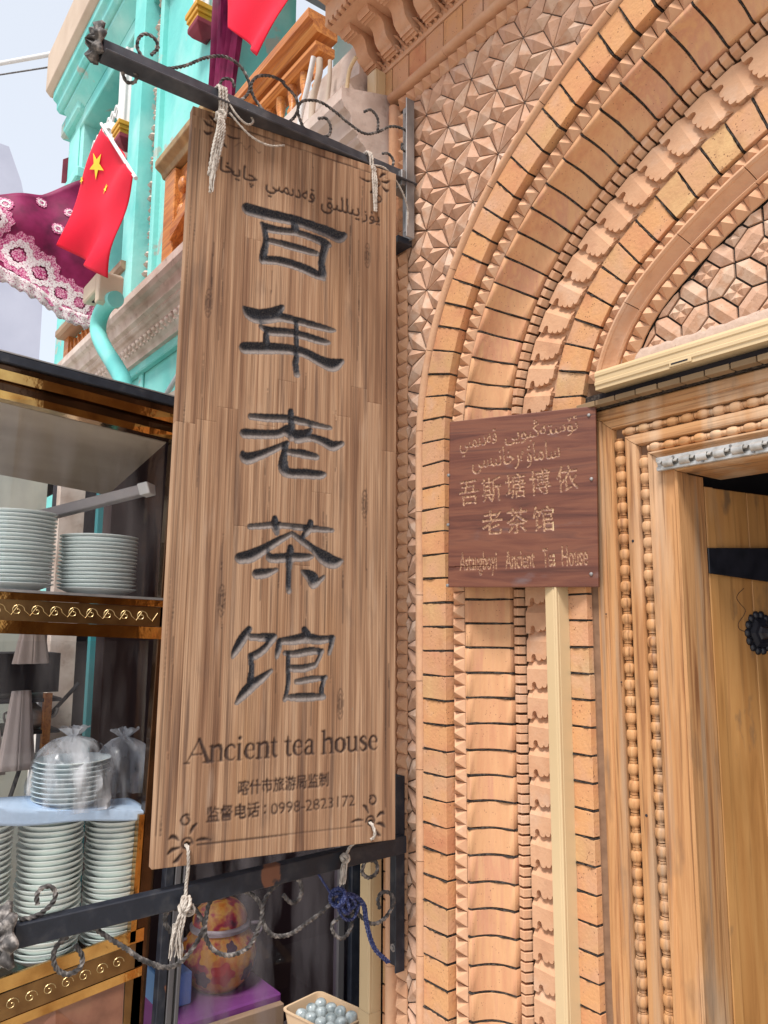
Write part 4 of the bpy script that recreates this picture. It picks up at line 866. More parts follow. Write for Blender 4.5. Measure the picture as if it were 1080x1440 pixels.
# grey mixed into the colour along the lower lips of the cuts
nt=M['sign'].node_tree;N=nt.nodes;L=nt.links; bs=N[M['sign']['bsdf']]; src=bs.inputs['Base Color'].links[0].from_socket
at=N.new('ShaderNodeAttribute'); at.attribute_name='lip_grey'
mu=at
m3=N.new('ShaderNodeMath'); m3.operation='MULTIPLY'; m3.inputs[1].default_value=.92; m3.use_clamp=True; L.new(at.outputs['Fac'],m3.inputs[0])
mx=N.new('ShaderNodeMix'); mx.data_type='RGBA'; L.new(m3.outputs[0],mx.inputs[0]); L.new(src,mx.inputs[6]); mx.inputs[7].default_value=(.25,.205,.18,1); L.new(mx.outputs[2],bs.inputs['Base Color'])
sg=D.objects.new('hanging_sign',None); COL.objects.link(sg)
tag(sg,'tall weathered wooden sign with five large black carved characters','sign')
yw,ln,rl=.1518,-.0297,-.0149
eu=Vector((math.sin(yw)*math.cos(rl),math.cos(yw)*math.cos(rl),math.sin(rl))); ev=Vector((math.sin(ln),0,math.cos(ln))); ev=(ev-eu*ev.dot(eu)).normalized(); en=ev.cross(eu)   # into the board (away from viewer)
if en.x>0: en=-en
sg.matrix_world=Matrix(((eu.x,en.x,ev.x,-1.529),(eu.y,en.y,ev.y,-.6507),(eu.z,en.z,ev.z,1.1357),(0,0,0,1)))
SGM=sg.matrix_world.copy()
cols=[0,26,55,85,112,140,171,198,229,258,286,311,nx_-1]
rr=random.Random(11)
for ci in range(len(cols)-1):
    cuts=[0]; 
    while True:
        nxt=cuts[-1]+rr.randint(330,700)
        if nxt>nz_-1-130: break
        cuts.append(nxt)
    # keep a cross-cut top strip like the photo
    cuts+= [nz_-1-14, nz_-1] 
    for a,b in zip(cuts[:-1],cuts[1:]):
        relief_patch('plank',M['sign'],sg,Hh,None,RS,cols[ci],cols[ci+1],a,b,.026,{'ink':pb,'engrave':psm,'lip_grey':lip_grey},edge=.0003)
# ------------------------------------------------------------ small dark board
RB=.0011; SW,SH=.3486,.396
n2,m2=int(SW/RB)+1,int(SH/RB)+1
tx=np.zeros((m2,n2),bool)
u=lambda a:a*SW; v=lambda a:a*SH
place_text(tx,'Astangboyi',u(.085),v(.10),u(.345),v(.105),.040,RB,bold=.0005)
place_text(tx,'Ancient',u(.405),v(.105),u(.60),v(.112),.040,RB,bold=.0005)
place_text(tx,'Tea',u(.655),v(.113),u(.735),v(.116),.040,RB,bold=.0005)
place_text(tx,'House',u(.775),v(.117),u(.935),v(.12),.042,RB,bold=.0005)
place_text(tx,'老',u(.245),v(.312),u(.385),v(.317),.052,RB,bold=.0006);place_text(tx,'茶',u(.415),v(.317),u(.555),v(.322),.052,RB,bold=.0006);place_text(tx,'馆',u(.59),v(.322),u(.73),v(.327),.052,RB,bold=.0006)
for k,ch in enumerate('吾斯塘博依'):
    x0_=[.085,.245,.41,.575,.75][k]; place_text(tx,ch,u(x0_),v(.493+.012*k),u(x0_+.135),v(.503+.012*k),.052,RB,bold=.0004)
place_text(tx,shape('ئۆستەڭبويى'),u(.40),v(.845),u(.885),v(.875),.040,RB,bold=.0004)
place_text(tx,shape('قەدىمىي'),u(.08),v(.825),u(.345),v(.843),.034,RB,bold=.0004)
place_text(tx,shape('ساماۋەرخانىسى'),u(.17),v(.70),u(.77),v(.725),.042,RB,bold=.0004)
cut=np.zeros_like(tx)
place_stroke(cut,[(0,v(.118),.0012),(u(.15),v(.122),.001),(u(.32),v(.127),.0004)],RB)
yh=blur(np.minimum(inner_dist(tx,2)*RB*.8,.0013).astype(np.float64)+np.minimum(inner_dist(cut,3)*RB*2,.004),0)
yh+=np.abs(rng.standard_normal(yh.shape))*.00006
M['board2']=material('dark varnished board',[(.075,.022,.013),(.12,.036,.020),(.17,.058,.030),(.09,.032,.022)],scale=(3,3,34),rough=.5,bump=.35,bscale=1,bstretch=(20,60,700),coord='O',distort=1.4,
   grain=((.17,.065,.035),(9,3,240),.52,.72,.5),patch=[((.16,.12,.12),(9,3,20),.62,.74,.5),((.20,.07,.03),(3,3,14),.6,.8,.5)],spec=.4,bdist=.0006)
add_paint(M['board2'],'cut',[(.38,(.12,.045,.027)),(.54,(.34,.18,.10)),(.68,(.50,.30,.17))],260,1.1)
P0=Vector((-1.360,-.034,1.693)); P1_=Vector((-1.043,.111,1.6865)); e_=(P1_-P0).normalized(); n_=Vector((0,0,1)).cross(e_); n_=-n_ if n_.y<0 else n_; zz=e_.cross(n_).normalized(); zz=zz if zz.z>0 else -zz
sb=D.objects.new('small_sign_board',None); COL.objects.link(sb)
tag(sb,'small square dark brown board with tan carved writing screwed to the brickwork','sign')
sb.matrix_world=Matrix(((e_.x,n_.x,zz.x,P0.x),(e_.y,n_.y,zz.y,P0.y),(e_.z,n_.z,zz.z,P0.z),(0,0,0,1)))
o=relief_patch('board',M['board2'],sb,yh,None,RB,0,n2-1,0,m2-1,.012,{'cut':np.clip(blur(tx.astype(np.float64),0),0,1)*(rng.random(tx.shape)>.12),'x':cut.astype(float)})
mb=MB(); mb.lathe([(0,-.003),(.0032,-.0022),(.0042,0),(.0042,.001),(0,.001)],n=12,axis='y'); scr=mb.mesh('screw',M['steel'],smooth=40)
for a,b in ((.955,.94),(.965,.58),(.955,.06),(.012,.0),(.012,.36),(.012,.66)):
    inst('screw',scr,sb,loc=(u(a) if a>.5 else -.001,-.0004,v(b)+.004))
mb=MB(); mb.box(0,SW*.2,0,.02,0,.01)
# ------------------------------------------------------------ iron frame that carries the sign
XB=-1.545
ifr=thing('iron_sign_frame','black wrought iron frame with curled scrolls above and below the hanging sign','sign frame',(XB,0,1.1))
IO2=Vector((-XB,0,-1.1))
def Fx(o): o.parent=ifr; o.matrix_parent_inverse=Matrix.Translation(IO2); return o
def bar(name,y0,z0,y1,z1,h,t,mat,x=XB,shell=True):
    mb=MB(); e=Vector((0,y1-y0,z1-z0)).normalized(); n=Vector((0,-e.z,e.y))
    c0=Vector((x,y0,z0));c1=Vector((x,y1,z1)); rings=[]
    N=14
    for i in range(N+1):
        c=c0.lerp(c1,i/N); j=random.uniform(-.0006,.0006)
        rings.append([c+n*h/2+Vector((t/2+j,0,0)),c+n*h/2-Vector((t/2,0,0)),c-n*h/2-Vector((t/2,0,0)),c-n*h/2+Vector((t/2+j,0,0))])
    mb.loft(rings); return Fx(mb.build(name,mat,None,bevel=.002))
M['bargrey']=material('dusty painted bar',[(.035,.035,.042),(.06,.06,.068),(.10,.095,.10)],scale=(20,20,20),rough=.55,bump=.25,bscale=80,spec=.4,patch=[((.20,.18,.17),(20,20,20),.6,.8,.5)])
bar('top_bar',-.838,2.802,.0,2.811,.040,.030,M['bargrey'])
bar('top_bar_flange',-.838,2.784,.0,2.792,.005,.048,M['bargrey'],x=XB+.012)
bar('lower_bar',-.89,1.064,-.018,1.084,.040,.026,M['iron'])
# wall plates (angle iron)
def plate(name,x0,x1,z0,z1,mat,d=.028):
    mb=MB(); mb.prism([(x0,-.008),(x0,-.012),(x1-.004,-.012),(x1-.004,-.008-d),(x1,-.008-d),(x1,-.008)],'z',z0,z1); o=Fx(mb.build(name,mat,None,bevel=.001)); return o
pt=plate('top_wall_plate',-1.560,-1.513,2.632,3.038,M['steel'])
pl=plate('lower_wall_plate',-1.612,-1.552,.792,1.238,M['iron'])
def bolt(par,x,z,mat,y=-.012,r=.010):
    mb=MB(); mb.lathe([(0,-.010),(r*.55,-.010),(r*.6,-.006),(r,-.006),(r,0),(0,0)],n=6,axis='y'); o=mb.build('bolt',mat,None,smooth=30); o.location=(x,y,z); COL_=o; o.parent=par; o.matrix_parent_inverse=par.matrix_world.inverted(); 
    o.matrix_parent_inverse=Matrix.Identity(4) if False else o.matrix_parent_inverse; return o
for z in (3.012,2.662): bolt(pt,-1.538,z,M['steel'])
for z in (1.20,.835): bolt(pl,-1.586,z,M['steel'])
mb=MB(); mb.lathe([(0,-.0126),(.005,-.0126),(.005,-.012),(0,-.012)],n=12,axis='y',c=(-1.536,0,2.95)); mb.lathe([(0,-.0126),(.005,-.0126),(.005,-.012),(0,-.012)],n=12,axis='y',c=(-1.586,0,.90)); Fx(mb.build('bolt_hole',M['dark'],None))
mb=MB(); mb.box(-1.572,-1.516,-.050,.0,2.776,2.822); Fx(mb.build('bar_socket',M['steel'],None,bevel=.002))
mb=MB(); mb.box(-1.6,-1.532,-.05,.0,2.620,2.640); Fx(mb.build('plate_foot',M['iron'],None,bevel=.002))
for i,s in enumerate(SCROLL):
    P_=smooth_path([(XB,a/1000,b/1000) for a,b in s],7)
    top=i<8; r=.0042 if top else .0050
    mb=MB(); mb.tube(smooth_path([(XB,a/1000,b/1000) for a,b in s],16),r,n=4,twist=150,flat=.9); Fx(mb.build('scroll',M['iron_dust'],None))
# rosette end discs
def rosette(y,z,r,mat,tilt):
    mb=MB(); n=14; rings=[]
    for rr_,d in ((.0,-.016),(.25,-.012),(.45,-.004),(.75,-.010),(1.0,.002),(.95,.008),(.3,.008),(.0,.008)):
        ring=[]
        for k in range(56):
            a=2*PI*k/56; q=rr_*r*(1+.13*math.cos(a*n/2)*(rr_>.4)); ring.append((XB+q*math.cos(a),y+d*(1+.4*math.cos(a*n/2)),z+q*math.sin(a)))
        rings.append(ring)
    mb.loft(rings); return Fx(mb.build('end_rosette',mat,None,smooth=60))
rosette(-.902,1.066,.050,M['iron_dust'],0); rosette(-.850,2.815,.040,M['iron_dust'],0)
# ------------------------------------------------------------ ropes
def rope(mb,pts,r=.0030,k=6,strands=3,tw=230):
    P_=smooth_path(pts,k); up=None; ang=0; S_=[[] for _ in range(strands)]
    for i,p_ in enumerate(P_):
        t=(P_[min(i+1,len(P_)-1)]-P_[max(i-1,0)]).normalized()
        if up is None: up=Vector((1,0,0)) if abs(t.x)<.9 else Vector((0,0,1))
        up=(up-t*up.dot(t)).normalized(); s=t.cross(up)
        if i>0: ang+=tw*(p_-P_[i-1]).length
        for q in range(strands):
            a=ang+2*PI*q/strands; S_[q].append(p_+up*(r*.55*math.cos(a))+s*(r*.55*math.sin(a)))
    for q in S_: mb.tube(q,r*.62,n=6)
def fray(mb,p0,dirs,L,r,n,seed):
    rr=random.Random(seed)
    for i in range(n):
        a=Vector(p0)+Vector((rr.uniform(-r,r),rr.uniform(-r,r),0)); q=[a]
        for k in range(4): a=a+Vector((rr.uniform(-.3,.3)*r+dirs[0],rr.uniform(-.45,.45)*r+dirs[1],-L/4*rr.uniform(.8,1.1))); q.append(a)
        mb.tube(smooth_path(q,3),.0012,n=5,radii=None)
def knot(mb,c,r,rr_=.0034,seed=0):
    rr=random.Random(seed); c=Vector(c)
    for k in range(3):
        ax=Vector((rr.uniform(-1,1),rr.uniform(-1,1),rr.uniform(-.6,.6))).normalized(); o_=ax.orthogonal().normalized(); p_=ax.cross(o_)
        rope(mb,[c+(o_*math.cos(a)+p_*math.sin(a))*r*rr.uniform(.85,1.1) for a in [i*PI/4 for i in range(9)]],r=rr_,k=3)
def ropething(label,fn):
    r=thing('tie_rope',label,'rope',(-1.5,0,1.2),group='cotton ropes tying the sign to its frame'); mb=MB(); fn(mb); o=mb.build('rope_strands',M['rope'],None,smooth=60); o.parent=r; o.matrix_parent_inverse=Matrix.Translation(-Vector(r.location)); return r
bw=lambda u_,v_,d=0: SGM@Vector((u_,-d,v_))
def rA(mb):   # upper left: loops round the bar, long doubled tail
    y=-.575
    for dy in (-.006,.002,.010): rope(mb,[(XB-.022,y+dy,2.825),(XB+.0,y+dy,2.828),(XB+.028,y+dy,2.822),(XB+.030,y+dy+.002,2.79),(XB+.026,y+dy+.004,2.765),(XB+.012,y+dy,2.745)],r=.0034)
    knot(mb,(XB+.026,y+.002,2.752),.011,seed=1)
    for k,(dy,L) in enumerate(((-.007,.15),(-.002,.19),(.003,.17),(.008,.13))): rope(mb,[(XB+.032,y+dy*.4,2.75),(XB+.036,y+dy-.002,2.71),(XB+.03,y+dy*1.1-.008,2.66),(XB+.02,y+dy-.012,2.75-L)],r=.0042)
    fray(mb,(XB+.024,y-.012,2.63),(0,-.0005),.07,.004,12,3)
    rope(mb,[(XB+.030,y+.01,2.80),(XB+.034,y+.035,2.765),(XB+.030,y+.065,2.755),(XB+.022,y+.085,2.776),(XB+.018,y+.07,2.80)],r=.0026)
    rope(mb,[(XB+.030,y+.02,2.765),(XB+.034,y+.07,2.728),(XB+.034,y+.12,2.722),(XB+.030,y+.165,2.742)],r=.0026)
def rB(mb):   # upper right
    y=-.155
    for dy in (-.004,.004): rope(mb,[(XB-.02,y+dy,2.83),(XB+.02,y+dy,2.832),(XB+.034,y+dy,2.81),(XB+.036,y+dy,2.77)],r=.003)
    knot(mb,(XB+.040,y,2.772),.008,seed=4)
    for dy in (-.006,.0,.006): rope(mb,[(XB+.044,y+dy*.4,2.775),(XB+.050,y+dy,2.74),(XB+.052,y+dy*.7,2.69),(XB+.054,y+dy*.4,2.650)],r=.0027)
    rope(mb,[(XB+.040,y,2.785),(XB+.042,y+.04,2.790),(XB+.040,y+.085,2.762),(XB+.036,y+.118,2.715),(XB+.03,y+.125,2.66)],r=.0027)
def rC(mb):   # lower left
    h=bw(.0659,.037,.004); y=h.y; 
    rope(mb,[h+Vector((-.012,0,0)),h+Vector((.004,0,-.004)),h+Vector((.004,.002,-.04)),Vector((XB+.022,y+.004,1.098)),Vector((XB+.022,y+.004,1.075))],r=.0034)
    knot(mb,(XB+.024,y+.002,1.062),.014,rr_=.0038,seed=7); knot(mb,(XB+.022,y+.012,1.050),.010,rr_=.003,seed=9)
    for d in (-.007,0,.006): rope(mb,[(XB+.026,y+d*.3,1.058),(XB+.034,y+d-.008,1.04),(XB+.03,y+d*1.2-.016,1.00),(XB+.024,y+d-.012,.985)],r=.003)
    fray(mb,(XB+.028,y-.013,1.03),(0,.0004),.062,.008,16,5)
def rD(mb):   # lower right
    h=bw(.4755,.041,.004); y=h.y
    rope(mb,[h+Vector((-.012,0,0)),h+Vector((.004,0,-.004)),h+Vector((.004,.002,-.03)),Vector((XB+.03,y-.006,1.115)),Vector((XB+.024,y-.02,1.095))],r=.0034)
    knot(mb,(XB+.024,y-.024,1.085),.009,rr_=.0034,seed=12)
    for d in (-.005,.003): rope(mb,[(XB+.026,y-.024+d,1.085),(XB+.03,y-.030+d,1.06),(XB+.026,y-.034+d,1.035)],r=.003)
    fray(mb,(XB+.028,y-.03,1.075),(0,-.0008),.045,.005,9,8)
ropething('grey frayed rope with a long tail at the upper left of the hanging sign',rA)
ropething('short grey rope hanging at the upper right corner of the hanging sign',rB)
ropething('white rope with a big knot and tassel at the lower left hole of the sign',rC)
ropething('white rope with a small knot at the lower right hole of the sign',rD)
mb=MB()
rope(mb,[(XB,-.265,1.062),(XB+.01,-.235,1.015),(XB+.012,-.228,1.008)],r=.0028)
knot(mb,(XB+.012,-.215,1.0),.020,rr_=.004,seed=21); knot(mb,(XB+.012,-.195,.985),.022,rr_=.0036,seed=22)
for d in (0,.006): rope(mb,[(XB+.012,-.228+d,1.010),(XB+.014,-.185+d,1.002),(XB+.014,-.150+d,.975),(XB+.012,-.138+d,.930),(XB+.012,-.117+d,.874),(XB+.012,-.075+d,.832)],r=.0034)
rope(mb,[(XB+.012,-.220,.99),(XB+.012,-.20,.955),(XB+.012,-.172,.948),(XB+.012,-.155,.975)],r=.0034)
bc=thing('knotted_blue_rope','dark blue speckled cord knotted on the lower scroll and tied down to the wall plate','cord',(XB,-.2,1.0))
o=mb.build('cord_strands',M['bluerope'],bc,smooth=60); o.matrix_parent_inverse=Matrix.Translation(-Vector(bc.location))
# ------------------------------------------------------------ neighbouring turquoise building
nb=thing('turquoise_house','turquoise plastered house with a projecting cornice, an arcade and a carved ledge','house',(-3.5,0,3.2))
NO=Vector((3.5,0,-3.2))
def Nx(o): o.parent=nb; o.matrix_parent_inverse=Matrix.Translation(NO); return o
def nbox(name,mat,*b,bevel=0):
    mb=MB(); mb.box(*b); return Nx(mb.build(name,mat,None,bevel=bevel))
# wall right of the post, up behind the sign
mb=MB(); mb.box(-3.49,-2.72,.0,.30,3.16,5.6); Nx(mb.build('wall',M['teal'],None))
nbox('lower_wall',M['teal'],-5.60,-2.45,.0,.30,2.42,2.86)
for x in (-4.6,-4.1,-3.62,-3.1,-2.8): nbox('wall_rib',M['teal'],x,x+.055,-.012,.0,2.42,2.86,bevel=.004)
nbox('wall_band',M['teal'],-5.60,-1.72,-.035,-.0,2.80,2.872,bevel=.006)
nbox('post',M['teal'],-3.74,-3.585,-.09,.26,3.10,5.6,bevel=.006); nbox('post_strip',M['teal'],-3.525,-3.485,-.03,.02,3.10,5.6,bevel=.006)
mb=MB(); rr=random.Random(8)
mb.box(-3.59,-3.52,-.0,.2,3.10,5.6); Nx(mb.build('broken_joint',M['dark'],None))
mb=MB()
z=3.2
while z<5.5:
    x=rr.uniform(-3.560,-3.530); s=rr.uniform(.010,.030); mb.lathe([(0,-s*.6),(s*.7,-s*.4),(s,0),(s*.6,s*.5),(0,s*.7)],n=6,c=(x,-.012+rr.uniform(-.01,.01),z)); z+=s*1.3
tag(Nx(mb.build('plaster_rubble',M['stone'],None)),kind='stuff')
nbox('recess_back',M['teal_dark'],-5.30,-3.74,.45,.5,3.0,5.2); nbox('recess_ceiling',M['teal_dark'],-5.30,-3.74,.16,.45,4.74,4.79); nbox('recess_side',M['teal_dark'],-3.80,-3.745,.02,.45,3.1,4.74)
mb=MB(); mb.prism([(.16,4.79),(-.05,4.79),(-.05,4.885),(.16,4.885)],'x',-4.98,-2.3); Nx(mb.build('beam',M['teal'],None,bevel=.006))
mb=MB(); mb.prism([(.16,4.886),(-.052,4.886),(-.115,4.95),(-.115,4.975),(.16,4.99)],'x',-5.03,-2.3); Nx(mb.build('soffit',M['teal'],None))
mb=MB(); mb.prism([(.16,4.99),(-.13,4.978),(-.15,5.0),(-.15,5.04),(-.175,5.06),(-.175,5.115),(.16,5.12)],'x',-5.10,-2.3); Nx(mb.build('cornice_moulding',M['teal'],None,bevel=.004))
M['fascia']=material('pinkish cornice plaster',[(.48,.36,.27),(.62,.49,.38)],scale=(3,3,3),rough=.9,bump=.4,bscale=40,patch=[((.30,.22,.17),(2,20,20),.62,.75,.5)])
mb=MB(); mb.prism([(.16,5.121),(-.18,5.118),(-.21,5.15),(-.21,5.42),(.16,5.45)],'x',-5.17,-2.3); Nx(mb.build('fascia',M['fascia'],None,bevel=.004))
nbox('corner_pier',M['teal'],-5.16,-4.82,-.04,.30,3.02,4.90,bevel=.006); nbox('pier_capital',M['teal'],-5.20,-4.79,-.09,.35,4.86,4.975,bevel=.015); nbox('pier_panel',M['teal'],-5.10,-4.88,-.052,-.04,4.52,4.80,bevel=.004)
nbox('pier_base',M['teal'],-5.19,-4.79,-.075,.32,4.40,4.48,bevel=.01)
nbox('corner_pier',M['teal'],-5.60,-4.86,.0,.30,1.5,3.02,bevel=.006)
mb=MB(); mb.prism([(-.05,-.12),(.01,-.1),(.03,-.02),(.0,.02),(.04,.06),(.08,.16),(-.0,.09),(-.05,.05)],'x',0,.01); o=Nx(mb.build('peeling_paper',M['maroon'],None,bevel=0)); o.location=(-5.175,-.02,4.66)
# arcade arch, lattice and hanging pendants
def archring(cx,w,z0,n,r0,r1,y0,y1,mat,name):
    mb=MB(); R0=[];
    for i in range(n+1):
        a=PI*i/n; R0.append([(cx-r0*w*math.cos(a),y0,z0+r0*w*1.15*math.sin(a)),(cx-r1*w*math.cos(a),y0,z0+r1*w*1.15*math.sin(a)),(cx-r1*w*math.cos(a),y1,z0+r1*w*1.15*math.sin(a)),(cx-r0*w*math.cos(a),y1,z0+r0*w*1.15*math.sin(a))])
    mb.loft(R0); return Nx(mb.build(name,mat,None,smooth=30))
archring(-4.36,.26,4.20,16,.80,.92,-.03,.03,M['whitep'],'arch_ring'); archring(-4.36,.26,4.20,16,.93,1.06,-.045,.02,M['whitep'],'arch_ring')
mb=MB(); rr=random.Random(2)
for i in range(9):
    for j in range(5):
        x=-4.66+i*.07; z=4.30+j*.065
        if (x+4.36)**2/.29**2+((z-4.20)/1.15)**2/.29**2<1.05: continue
        a=PI/4; q=.034
        for s_ in ((-1,-1),(1,-1),(1,1),(-1,1)):
            mb.tube([(x+s_[0]*q,-.01,z),(x,-.01,z+s_[1]*q)],.009,n=5)
tag(Nx(mb.build('lattice',M['whitep'],None)),kind='stuff')
for x,z0,h in ((-3.97,4.30,.50),(-2.96,4.30,.8)):
    r=Nx(D.objects.new('pendant_column',None)); COL.objects.link(r); r.location=(x,-.03,z0); r.scale=(.72,.72,.9)
    def cadd(mb,name,mat,**k):
        o=mb.build(name,mat,r,**k); return o
    mb=MB(); ring=lambda zz,s:[(s*(.062+.006*math.cos(9*a))*math.cos(a),s*(.062+.006*math.cos(9*a))*math.sin(a),zz) for a in [2*PI*i/72 for i in range(72)]]
    mb.loft([ring(.0,1),ring(h,1.12)]); cadd(mb,'fluted_shaft',M['whitep'],smooth=40)
    mb=MB()
    for q,a0,a1 in ((.088,-.030,-.002),(.080,-.055,-.030),(.070,-.078,-.055)): mb.box(-q,q,-q,q,a0,a1)
    cadd(mb,'yellow_block',M['gold'],bevel=.003)
    mb=MB(); mb.loft([[(-q,-q,zz),(q,-q,zz),(q,q,zz),(-q,q,zz)] for q,zz in ((.074,-.079),(.074,-.105),(.052,-.130),(.012,-.155))]); cadd(mb,'maroon_tip',M['maroon'],bevel=.003)
# carved ledge
lp=[(.06,2.872),(-.05,2.872),(-.065,2.888),(-.065,2.905),(-.085,2.925),(-.095,2.95),(-.095,2.965),(-.115,2.975),(-.12,3.00),(-.135,3.03),(-.135,3.045),(-.155,3.055),(-.17,3.075),(-.17,3.10),(.06,3.17)]
lp=[(.06,2.84),(-.055,2.84),(-.06,2.86),(-.075,2.875),(-.08,2.93),(-.088,2.94),(-.10,2.945),(-.108,2.955),(-.108,2.965),(-.125,2.975),(-.132,3.01),(-.138,3.02),(-.155,3.03),(-.165,3.05),(-.165,3.085),(.06,3.15)]
mb=MB(); mb.loft([[(-5.0+i*.42,y,z) for y,z in lp] for i in range(9)]); Nx(mb.build('carved_ledge',M['stone'],None,bevel=.0))
mb=MB(); x=-5.0; rr=random.Random(6)
while x<-1.75:
    mb.lathe([(0,-.018),(.012,-.014),(.019,0),(.012,.014),(0,.018)],n=7,c=(x,-.075,2.905)); mb.lathe([(0,-.01),(.010,0),(0,.01)],n=6,c=(x+.025,-.077,2.88)); x+=.05
o=mb.build('ledge_carving',M['stone'],None,smooth=60); Nx(o); o['kind']='stuff'
# pale mouldings right of the sign top
mb=MB(); mb.prism([(.05,3.15),(-.05,3.15),(-.09,3.19),(-.05,3.23),(-.05,3.34),(.05,3.36)],'x',-2.2,-1.72); Nx(mb.build('upper_moulding',M['stone'],None))
mb=MB(); mb.prism([(0.02,2.5),(-.10,2.55),(-.12,2.62),(-.08,2.66),(-.14,2.72),(-.14,2.84),(.02,2.84)],'x',-2.3,-1.72); Nx(mb.build('ledge_end',M['stone'],None))
# plain band under balcony, back wall behind balcony
nbox('balcony_back',M['whitep'],-2.72,-1.72,.5,.55,3.16,4.4); nbox('balcony_floor',M['stone'],-2.72,-1.70,.0,.5,3.10,3.15)
nbox('balcony_soffit',M['greyslab'],-2.72,-1.75,.0,.55,4.4,4.46) 
for b in ((-2.45,-1.72,.0,.30,0,2.5),): pass
# timber: carved window, handrails and balustrades
def balustrade(x0,x1,z0,z1,y,label,nbal,mat=M['orange_wood']):
    r=thing('wooden_balustrade',label,'balustrade',(x0,y,z0),group='carved wooden balustrades of the turquoise house')
    def Bq(mb,name,m_=mat,**k):
        o=mb.build(name,m_,r,**k); o.matrix_parent_inverse=Matrix.Translation(-Vector(r.location)); return o
    H__=z1-z0
    mb=MB(); mb.prism([(y+.05,z1-.05),(y-.03,z1-.05),(y-.045,z1-.035),(y-.045,z1-.02),(y-.065,z1-.012),(y-.065,z1+.02),(y+.05,z1+.02)],'x',x0,x1); Bq(mb,'handrail',smooth=20)
    mb=MB(); mb.prism([(y+.04,z1-.115),(y-.02,z1-.115),(y-.035,z1-.10),(y-.035,z1-.085),(y+.04,z1-.085)],'x',x0,x1); Bq(mb,'lower_moulding')
    mb=MB(); mb.box(x0,x1,y-.03,y+.04,z0,z0+.035); Bq(mb,'bottom_rail')
    for i in range(nbal):
        x=x0+(x1-x0)*(i+.5)/nbal; h=H__-.15; mb=MB(); mb.lathe([(.018,0),(.018,h*.1),(.010,h*.14),(.026,h*.30),(.028,h*.4),(.012,h*.58),(.020,h*.66),(.011,h*.72),(.018,h*.86),(.018,h)],n=10,c=(x,y,z0+.035)); Bq(mb,'baluster',smooth=50)
    return r
balustrade(-2.72,-1.98,3.16,3.60,-.01,'orange turned wooden balustrade above the top bar of the hanging sign',9)
br=thing('carved_balustrade_panel','orange carved lattice balcony panel under a brown handrail beside the bent turquoise pipe','balustrade',(-4.9,-.05,3.1))
def Bp(mb,name,m_=M['orange_wood'],**k):
    o=mb.build(name,m_,br,**k); o.matrix_parent_inverse=Matrix.Translation(-Vector(br.location)); return o
mb=MB(); mb.prism([(-.02,3.34),(-.10,3.34),(-.115,3.355),(-.115,3.385),(-.02,3.385)],'x',-4.86,-3.66); Bp(mb,'handrail',material('brown handrail wood',[(.25,.15,.09),(.40,.26,.16)],scale=(3,30,30),rough=.6))
mb=MB(); mb.box(-4.86,-3.66,-.03,.0,3.08,3.32); Bp(mb,'backing')
mb=MB(); mb.box(-4.86,-4.76,-.06,-.03,3.08,3.34); Bp(mb,'end_stile')
x=-4.72
while x<-3.7:
    mb=MB()
    for s_ in (-1,1):
        mb.tube([(x-.025,-.042,3.20),(x,-.05,3.20+s_*.09),(x+.025,-.042,3.20)],.010,n=6)
    mb.lathe([(0,-.012),(.016,0),(0,.012)],n=6,c=(x,-.05,3.2)); Bp(mb,'carved_leaf',smooth=50); x+=.075
wn_=thing('carved_wooden_window','orange carved wooden window frame with a gilded cornice on the turquoise wall','window',(-3.3,-.04,3.16))
def Wx(mb,name,m_=M['orange_wood'],**k):
    o=mb.build(name,m_,wn_,**k); o.matrix_parent_inverse=Matrix.Translation(-Vector(wn_.location)); return o
mb=MB(); mb.box(-3.29,-3.17,-.05,.0,3.16,3.66); Wx(mb,'stile',bevel=.005)
mb=MB(); mb.box(-3.17,-2.75,-.02,.0,3.16,3.66); Wx(mb,'panel')
M['gilt']=material('gilded wood',[(.25,.15,.06),(.42,.28,.12)],scale=(20,20,20),rough=.5,bump=.6,bscale=90)
mb=MB(); mb.prism([(.0,3.665),(-.05,3.665),(-.06,3.69),(-.09,3.71),(-.09,3.745),(0,3.75)],'x',-3.32,-2.75); Wx(mb,'cornice',M['gilt'],bevel=.003)
mb=MB(); mb.prism([(-3.17,3.30),(-2.80,3.44),(-2.80,3.50),(-3.17,3.36)],'y',-.06,-.02); Wx(mb,'diagonal_rail')
for z in (3.22,3.42,3.55):
    for x in (-3.11,-3.03): 
        mb=MB(); mb.lathe([(0,-.045),(.018,-.03),(.026,0),(.016,.03),(0,.045)],n=8,c=(x,-.03,z)); Wx(mb,'carved_boss',smooth=50)
# left neighbour lower body, behind the stall
nbox('shop_wall',M['whitep'],-5.6,-3.2,.30,.5,0,2.42)
# roof slab / awning cloth, grey
gs=MB(); gs.add([(-2.72,-.35,4.42),(-1.7,-.35,4.42),(-1.7,.6,4.40),(-2.72,.6,4.40),(-2.72,-.35,4.45),(-1.7,-.35,4.45),(-1.7,.6,4.43),(-2.72,.6,4.43)],[(0,3,2,1),(4,5,6,7),(0,1,5,4),(1,2,6,5),(2,3,7,6),(3,0,4,7)])
o=gs.build('grey_awning',M['greyslab']); tag(o,'flat grey awning roof above the orange balcony','awning')
